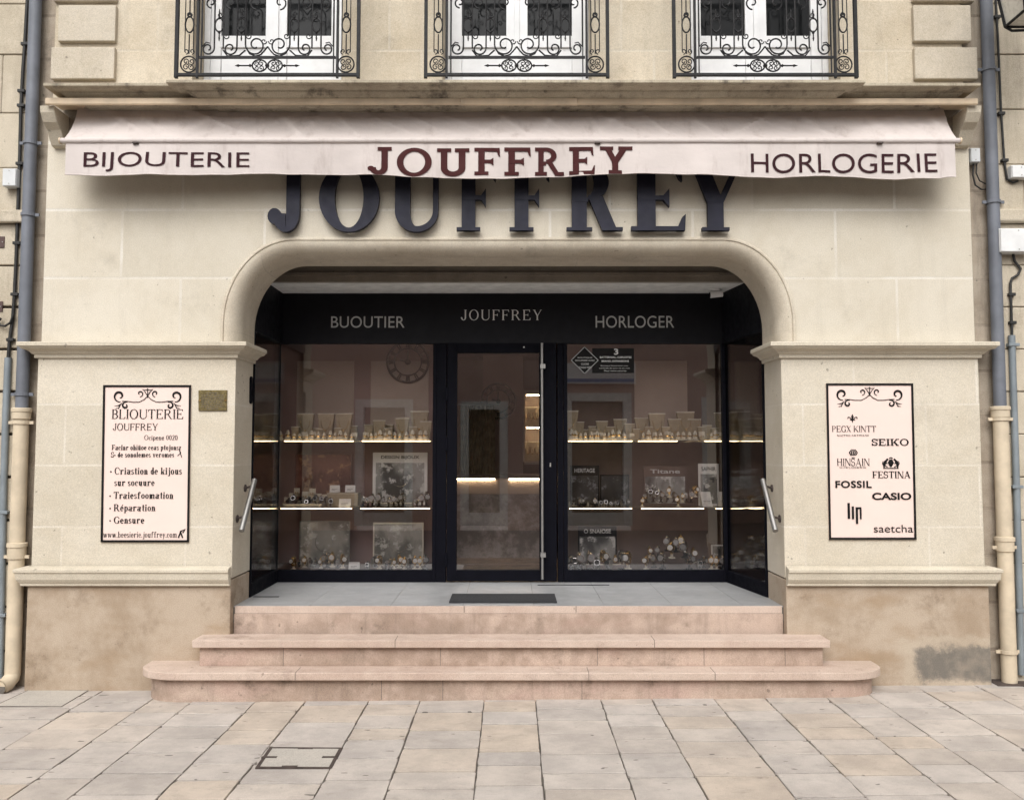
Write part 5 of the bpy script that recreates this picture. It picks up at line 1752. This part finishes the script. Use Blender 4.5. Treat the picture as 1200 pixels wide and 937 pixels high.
# curtain at the back of the shop
x0, x1 = P(538, 528, 3.9).x, P(580, 528, 3.9).x
vv, ff, n = [], [], 60
for i in range(n + 1):
    x = x0 + (x1 - x0) * i / n
    y = 3.9 + .03 * math.sin(i * 1.25)
    vv += [(x, y, P(0, 590, 3.9).z), (x, y, P(0, 475, 3.9).z)]
ff = [(2 * i, 2 * i + 2, 2 * i + 3, 2 * i + 1) for i in range(n)]
m_ = MB(); m_.add(vv + [(x, y + .006, z_) for x, y, z_ in vv], ff + [tuple(2 * (n + 1) + q for q in reversed(f)) for f in ff])
cu = thing('curtain', 'ochre pleated curtain inside the shop behind the door glass', 'curtain', (x0, 3.9, ZFL))
obj('cloth', m_, M['curtain'], cu, smooth=True, recalc=False)
obj('rod', MB().tube([(x0 - .05, 3.9, P(0, 474, 3.9).z), (x1 + .05, 3.9, P(0, 474, 3.9).z)], .015, 8), M['steel2'], cu)

# ================================================================== DOWNPIPES, CONDUITS, CABLES, BOXES
PY = 0.02


def downpipe(label, px_ref, ysplit, ybot, brackets_up, brackets_low, collars, shoe):
    x = X_(px_ref, PY, 478)
    t = thing('downpipe', label, 'downpipe', (x, PY, gz(x)))
    zs, zb = Z_(ysplit, PY), gz(x) + (.0 if not shoe else .10)
    obj('upper_pipe', MB().tube([(x, PY, zs - .02), (x, PY, 9.3)], .047, 18, True), M['zinc'], t, smooth=True)
    lp = MB().lathe([(.056, zb), (.056, zs - .09), (.068, zs - .085), (.068, zs - .03), (.074, zs - .028), (.074, zs - .006), (.068, zs), (.05, zs)], x, PY, 20)
    for py in collars:
        zc = Z_(py, PY)
        lp.lathe([(.057, zc - .11), (.066, zc - .105), (.066, zc - .03), (.073, zc - .028), (.073, zc), (.057, zc + .005)], x, PY, 20)
    if shoe:
        lp.tube([(x, PY, zb + .02), (x, PY - .01, zb - .01), (x - .01, PY - .06, zb - .045), (x - .02, PY - .13, zb - .055)], [.055, .057, .058, .058], 16, False)
        lp.tube([(x - .02, PY - .13, zb - .055), (x - .015, PY - .10, zb - .052)], [.05, .045], 16, True)
    obj('lower_pipe', lp, M['cream'], t, smooth=True)
    for py in brackets_up + brackets_low:
        zc = Z_(py, PY)
        r = .052 if py in brackets_up else .062
        mb = MB().lathe([(r, zc - .014), (r + .004, zc - .012), (r + .004, zc + .012), (r, zc + .014)], x, PY, 18, False)
        mb.box(x - r - .035, x - r + .002, PY - .006, PY + .006, zc - .012, zc + .012).box(x + r - .002, x + r + .035, PY - .006, PY + .006, zc - .012, zc + .012)
        mb.box(x + .012 * 0 - .008, x + .008, PY + r, .105, zc - .008, zc + .008)
        obj('bracket', mb, M['zinc'] if py in brackets_up else M['cream'], t)
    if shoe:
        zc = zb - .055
        obj('mouth_shade', MB().tube([(x - .02, PY - .128, zc), (x - .0205, PY - .131, zc)], .049, 16), M['joint'], t)  # dark disc across the opening: shade of the hollow put into colour
    return t


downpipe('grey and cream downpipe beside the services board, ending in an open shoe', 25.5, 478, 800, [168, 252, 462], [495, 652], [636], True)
downpipe('grey and cream downpipe beside the logo board, running straight into the paving', 1172, 476, 793, [82, 237], [491, 641, 763], [629], False)


def tubething(name, label, cat, pts, r, m, clips=(), clipm=None, smooth=True):
    q = [P(*p) for p in pts]
    t = thing(name, label, cat, q[-1])
    obj('sheath', MB().tube(q, r, 10), m, t, smooth=smooth)
    if clips:
        for p in clips:
            c = P(*p)
            mb = MB().box(c.x - r - .012, c.x + r + .02, c.y - r - .004, c.y + r + .03, c.z - .012, c.z + .012)
            obj('clip', mb, clipm or m, t, bevel=.003)
    return t


CB = 0.03
tubething('black_cable', 'thick black cable clipped down the wall above the slim conduit and brown plaques', 'cable',
          [(33, -60, CB), (32, 0, CB), (29, 52, CB), (27, 80, CB), (24.5, 125, CB), (23, 190, CB), (21, 245, CB), (19, 300, CB), (17, 345, CB), (15, 372, CB), (11, 400, CB), (9.5, 422, CB)], .013, M['cable'],
          [(29, 52, CB), (25, 107, CB), (24.5, 124, CB), (23, 192, CB), (19.5, 285, CB), (17, 345, CB), (12, 398, CB)])
tubething('cable_loop', 'short black cable looping beside the lower brown plaque', 'cable', [(16, 368, CB - .02), (12, 378, CB - .02), (6, 382, CB - .02), (0, 381, CB - .02), (-2, 376, CB - .02), (1, 373, CB - .02), (-8, 384, CB)], .009, M['cable'])
tubething('conduit', 'slim grey steel conduit below the thick black cable', 'conduit', [(9.5, 419, CB), (7, 480, CB), (4.5, 560, CB), (2, 680, CB), (-.5, 803, CB)], .026, M['zinc2'], [(4, 600, CB), (1.5, 720, CB)])
tubething('black_cable', 'thin black cable running down from the lantern to the pale box', 'cable',
          [(1165, -60, CB), (1167, 0, CB), (1170, 60, CB), (1173, 130, CB), (1177, 190, CB), (1180, 210, CB), (1187, 214, CB), (1193, 212, CB)], .009, M['cable'], [(1168, 20, CB), (1173, 133, CB), (1177, 188, CB)])
tubething('black_cable', 'longer thin cable curling from the small grey box behind the downpipe', 'cable', [(1141, 189, CB + .03), (1140, 205, CB + .03), (1143, 217, CB + .03), (1150, 222, CB + .03), (1156, 222, CB + .05)], .006, M['cable'])
tubething('black_cable', 'shorter thin cable dropping from the small grey box', 'cable', [(1145, 189, CB + .03), (1144, 203, CB + .03), (1148, 212, CB + .03), (1158, 217, CB + .05)], .005, M['cable'])
tubething('black_cable', 'twisted black cable hanging below the white meter box', 'cable', [(1187, 296, CB), (1189, 306, CB), (1196, 315, CB), (1193, 322, CB), (1186, 326, CB), (1184, 332, CB), (1185, 360, CB), (1186, 395, CB)], .010, M['cable'], [(1185, 345, CB), (1186, 378, CB)])
tubething('conduit', 'slim grey steel conduit below the white meter box', 'conduit', [(1185.5, 393, CB), (1188, 470, CB), (1192, 600, CB), (1197, 790, CB)], .026, M['zinc2'], [(1186, 404, CB), (1190, 570, CB), (1195, 715, CB)])


def wallbox(label, x0, x1, y0, y1, Y0, Y1, m, cat='box'):
    a, b = P(x0, y1, Y0), P(x1, y0, Y0)
    t = thing('junction_box', label, cat, ((a.x + b.x) / 2, Y1, a.z))
    obj('body', MB().box(a.x, b.x, Y0 + .012, Y1, a.z, b.z), m, t, bevel=.005)
    obj('cover', MB().box(a.x + .003, b.x - .003, Y0, Y0 + .0115, a.z + .003, b.z - .003), m, t, bevel=.005)
    c = (a + b) / 2
    for zq in (a.z + .02, b.z - .02):
        obj('screw', MB().disc_y(c.x, zq, .005, Y0 - .003, Y0 + .001, 10), M['steel2'], t)


wallbox('pale grey plastic junction box beside the thick black cable', 2, 19, 197, 218, -.03, .06, M['boxg'])
wallbox('small grey box on the stone strip below the awning end', 1138, 1149, 173, 190, .02, .10, M['boxg'])
wallbox('pale box under the lantern where the thin cable ends', 1186.5, 1208, 193, 208, -.02, .06, M['boxw'])
wallbox('white meter box with a twisted cable on the neighbouring wall', 1173, 1215, 267, 295, -.05, .06, M['boxw'])
for y0, y1, lab in ((277, 290, 'small brown plaque on the neighbouring wall, the upper one'), (353, 365, 'small brown plaque beside the cable loop, the lower one')):
    a, b = P(-14, y1, .04), P(5 if y0 < 300 else 3, y0, .04)
    t = thing('number_plaque', lab, 'plaque', (a.x, .05, a.z))
    obj('plate', MB().box(a.x, b.x, .04, .058, a.z, b.z), M['brown'], t, bevel=.002)
    obj('screw', MB().disc_y(b.x - .012, (a.z + b.z) / 2, .004, .036, .041, 10), M['steel2'], t)

# ================================================================== NEIGHBOURING BUILDINGS
rr = random.Random(9)
for s, lab in ((-1, 'coursed stone house with deep joints and two brown plaques'), (1, 'weathered stone house carrying the lantern and white meter box')):
    xe = XL - 0.18 if s < 0 else XR + 0.19
    xf = s * 8.2
    t = thing('neighbour_house', lab, 'house', (xf / 2 + xe / 2, .3, 0))
    obj('core', MB().box(min(xe, xf), max(xe, xf), .085, 8, -.1, 9.2), M['joint'], t)
    z_ = -.08
    mb = MB()
    k = 0
    rows_ = []
    while z_ < 9.1:
        h = .335 if z_ < 3.3 else rr.choice([.42, .48, .45])
        x = xe
        first = True
        while (x - xf) * s < 0:
            wd = rr.uniform(.55, .95) if not first else rr.uniform(.22, .5)
            nx = x + s * wd
            if (nx - xf) * s > 0: nx = xf
            y_ = .05 + rr.uniform(-.004, .004)
            if s < 0 and z_ < 3.2: g_ = .010
            else: g_ = .003
            mb.box(min(x, nx) + g_ * .4, max(x, nx) - g_ * .4, y_, .10, z_ + g_, z_ + h - g_)
            x = nx
            first = False
        z_ += h
    obj('wall', mb, M['neigh'], t, bevel=.006, seg=1)
    if s < 0:
        zl = Z_(253, .0)
    else:
        zl = Z_(252, .0)
    obj('ledge', MB().box(min(xe, xf) , max(xe, xf), -.01, .055, zl - .05, zl + .05), M['neigh'], t, bevel=.015)

# ================================================================== LANTERN
q = P(1206, 20, -.55)
lt = thing('wall_lantern', 'old black framed street lantern with frosted glass on the neighbouring house', 'lamp', (q.x, .05, q.z))
wb, wt, hb = .105, .19, .55
zb = P(1206, 22, -.55).z
cxn, cyn = q.x + .02, -.55
cor = lambda w_, z_: [(cxn - w_, cyn - w_, z_), (cxn + w_, cyn - w_, z_), (cxn + w_, cyn + w_, z_), (cxn - w_, cyn + w_, z_)]
c0, c1 = cor(wb + .02, zb), cor(wt, zb + hb)
mb = MB()
for i in range(4):
    mb.tube([c0[i], c1[i]], .011, 6).tube([c0[i], c0[(i + 1) % 4]], .011, 6).tube([c1[i], c1[(i + 1) % 4]], .014, 6)
    c2 = (cxn, cyn, zb - .10)
    mb.tube([c0[i], (cxn + (c0[i][0] - cxn) * .75, cyn + (c0[i][1] - cyn) * .75, zb - .045), (cxn + (c0[i][0] - cxn) * .3, cyn + (c0[i][1] - cyn) * .3, zb - .07), c2], .010, 6)
mb.lathe([(.004, zb - .165), (.022, zb - .15), (.028, zb - .13), (.016, zb - .11), (.03, zb - .095), (.02, zb - .08)], cxn, cyn, 12)
obj('frame', mb, M['iron'], lt, smooth=True)
mb = MB()
i0, i1 = cor(wb + .014, zb + .004), cor(wt - .007, zb + hb - .004)
mb.add(i0 + i1, [(0, 1, 5, 4), (1, 2, 6, 5), (2, 3, 7, 6), (3, 0, 4, 7), (0, 3, 2, 1)])
obj('glazing', mb, M['lamp_glass'], lt)
obj('cap', MB().lathe([(.27, zb + hb + .015), (.26, zb + hb + .03), (.14, zb + hb + .16), (.06, zb + hb + .22), (.03, zb + hb + .30), (.002, zb + hb + .36)], cxn, cyn, 4), M['iron'], lt)
obj('bracket', MB().tube([(cxn, cyn, zb + hb + .34), (cxn, cyn + .1, zb + hb + .5), (cxn, cyn + .35, zb + hb + .45), (cxn, .055, zb + hb + .2)], .016, 8), M['iron'], lt, smooth=True)

# ================================================================== COVERS IN THE PAVEMENT
def gp(px, py):
    y = CAM.y + CAM.z / math.tan(math.atan((py - H0 / 2) / FPX) - TILT)
    x = P(px, py, y).x
    y = CAM.y + (CAM.z - gz(x)) / math.tan(math.atan((py - H0 / 2) / FPX) - TILT)
    return P(px, py, y).x, y


def cover(label, cs, frame_m, top_m, fw=.018, notches=()):
    pts = [gp(*c) for c in cs]
    cx, cy = sum(p[0] for p in pts) / 4, sum(p[1] for p in pts) / 4
    t = thing('utility_cover', label, 'manhole cover', (cx, cy, gz(cx)))
    inn = [(p[0] + (cx - p[0]) * fw * 2 / abs(pts[1][0] - pts[0][0]) , p[1] + (cy - p[1]) * fw * 2 / abs(pts[2][1] - pts[0][1])) for p in pts]
    z_ = gz(cx) + .0035
    fr = MB()
    for i in range(4):
        fr.prism_z([pts[i], pts[(i + 1) % 4], inn[(i + 1) % 4], inn[i]], z_ - .01, z_ + .0022 + .0002 * (i % 2))
    for (u, v) in notches:
        x, y = inn[0][0] + (inn[1][0] - inn[0][0]) * u, inn[0][1] + (inn[3][1] - inn[0][1]) * v
        fr.box(x - .045, x + .045, y - .013, y + .013, z_ - .01, z_ + .0032)
    obj('frame', fr, frame_m, t)
    obj('lid', MB().prism_z(inn, z_ - .01, z_ + .0015), top_m, t)


M['lid'] = stone('cover_stone', (0.40, 0.37, 0.33), (0.47, 0.43, 0.38), (0.2, 0.18, 0.15), .3, bump=.3)
cover('square stone filled cover with dark metal frame in the pavement before the steps', [(316, 876), (402, 876), (389, 900.5), (299, 900.5)], M['rust'], M['lid'], .022, ((.06, .5), (.94, .5), (.5, 0), (.45, 1)))
cover('plain stone cover set flush in the paving near the downpipe shoe', [(33, 809), (104, 809), (72, 828), (-8, 828)], M['joint'], M['lid'], .006)
cover('dark rusty drain plate at the foot of the conduit', [(1152, 793.5), (1206, 793.5), (1222, 803.5), (1170, 803.5)], M['rust'], M['rust'], .012)

# ================================================================== ACROSS THE STREET (seen in the shop's glass)
OY = -11.5
op = thing('opposite_house', 'pinkish rendered house across the street, mirrored in the shop windows', 'house', (0, OY, 0))
M['render'] = stone('pink_render', (0.56, 0.40, 0.36), (0.64, 0.48, 0.43), (0.2, 0.14, 0.12), .25, bump=.2)
M['oppglass'] = simple('curtained_window', (0.16, 0.125, 0.085), 0.1, 0, 0.35, 3)
M['palewood'] = simple('pale_grey_joinery', (0.74, 0.77, 0.77), .5)
ops = [(-6.8, -5.5, .8, 3.1), (-3.8, -2.4, .0, 3.05), (-1.25, -.1, .0, 3.0), (1.25, 2.9, .0, 3.2), (4.6, 5.9, .8, 3.1)]
mb = MB()
xs = -9.0
for (a, b, z0, z1) in ops + [(9.0, 9.0, 0, 0)]:
    mb.box(xs, a, OY - .4, OY, -.2, 5.4)
    if b > a:
        mb.box(a, b, OY - .4, OY, z1, 5.4)
        if z0 > 0: mb.box(a, b, OY - .4, OY, -.2, z0)
    xs = b
obj('wall', mb, M['render'], op)
for (a, b, z0, z1) in ops:
    fr = MB().box(a, a + .2, OY - .3, OY + .02, z0, z1).box(b - .2, b, OY - .3, OY + .02, z0, z1).box(a + .2, b - .2, OY - .3, OY + .02, z1 - .2, z1).box(a + .2, b - .2, OY - .28, OY - .1, z0, z0 + .3)
    f_ = obj('window', fr, M['palewood'], op, bevel=.01)
    obj('pane', MB().box(a + .2, b - .2, OY - .26, OY - .22, z0 + .3, z1 - .2), M['oppglass'], f_)
obj('cornice', MB().box(-9, 9, OY, OY + .25, 5.1, 5.4), M['render'], op)

sb = thing('shop_sign', 'long white and blue shop sign across the street, mirrored in the glass under the stickers', 'sign', (2.1, OY, 3.4))
obj('board', MB().box(1.2, 3.0, OY + .02, OY + .10, 3.42, 3.92), simple('white_sign_board', (0.78, 0.80, 0.84), .5, 0, .03), sb, bevel=.01)
obj('stripe', MB().box(1.25, 2.95, OY + .101, OY + .106, 3.46, 3.54), simple('blue_sign_stripe', (0.10, 0.20, 0.45), .5), sb)
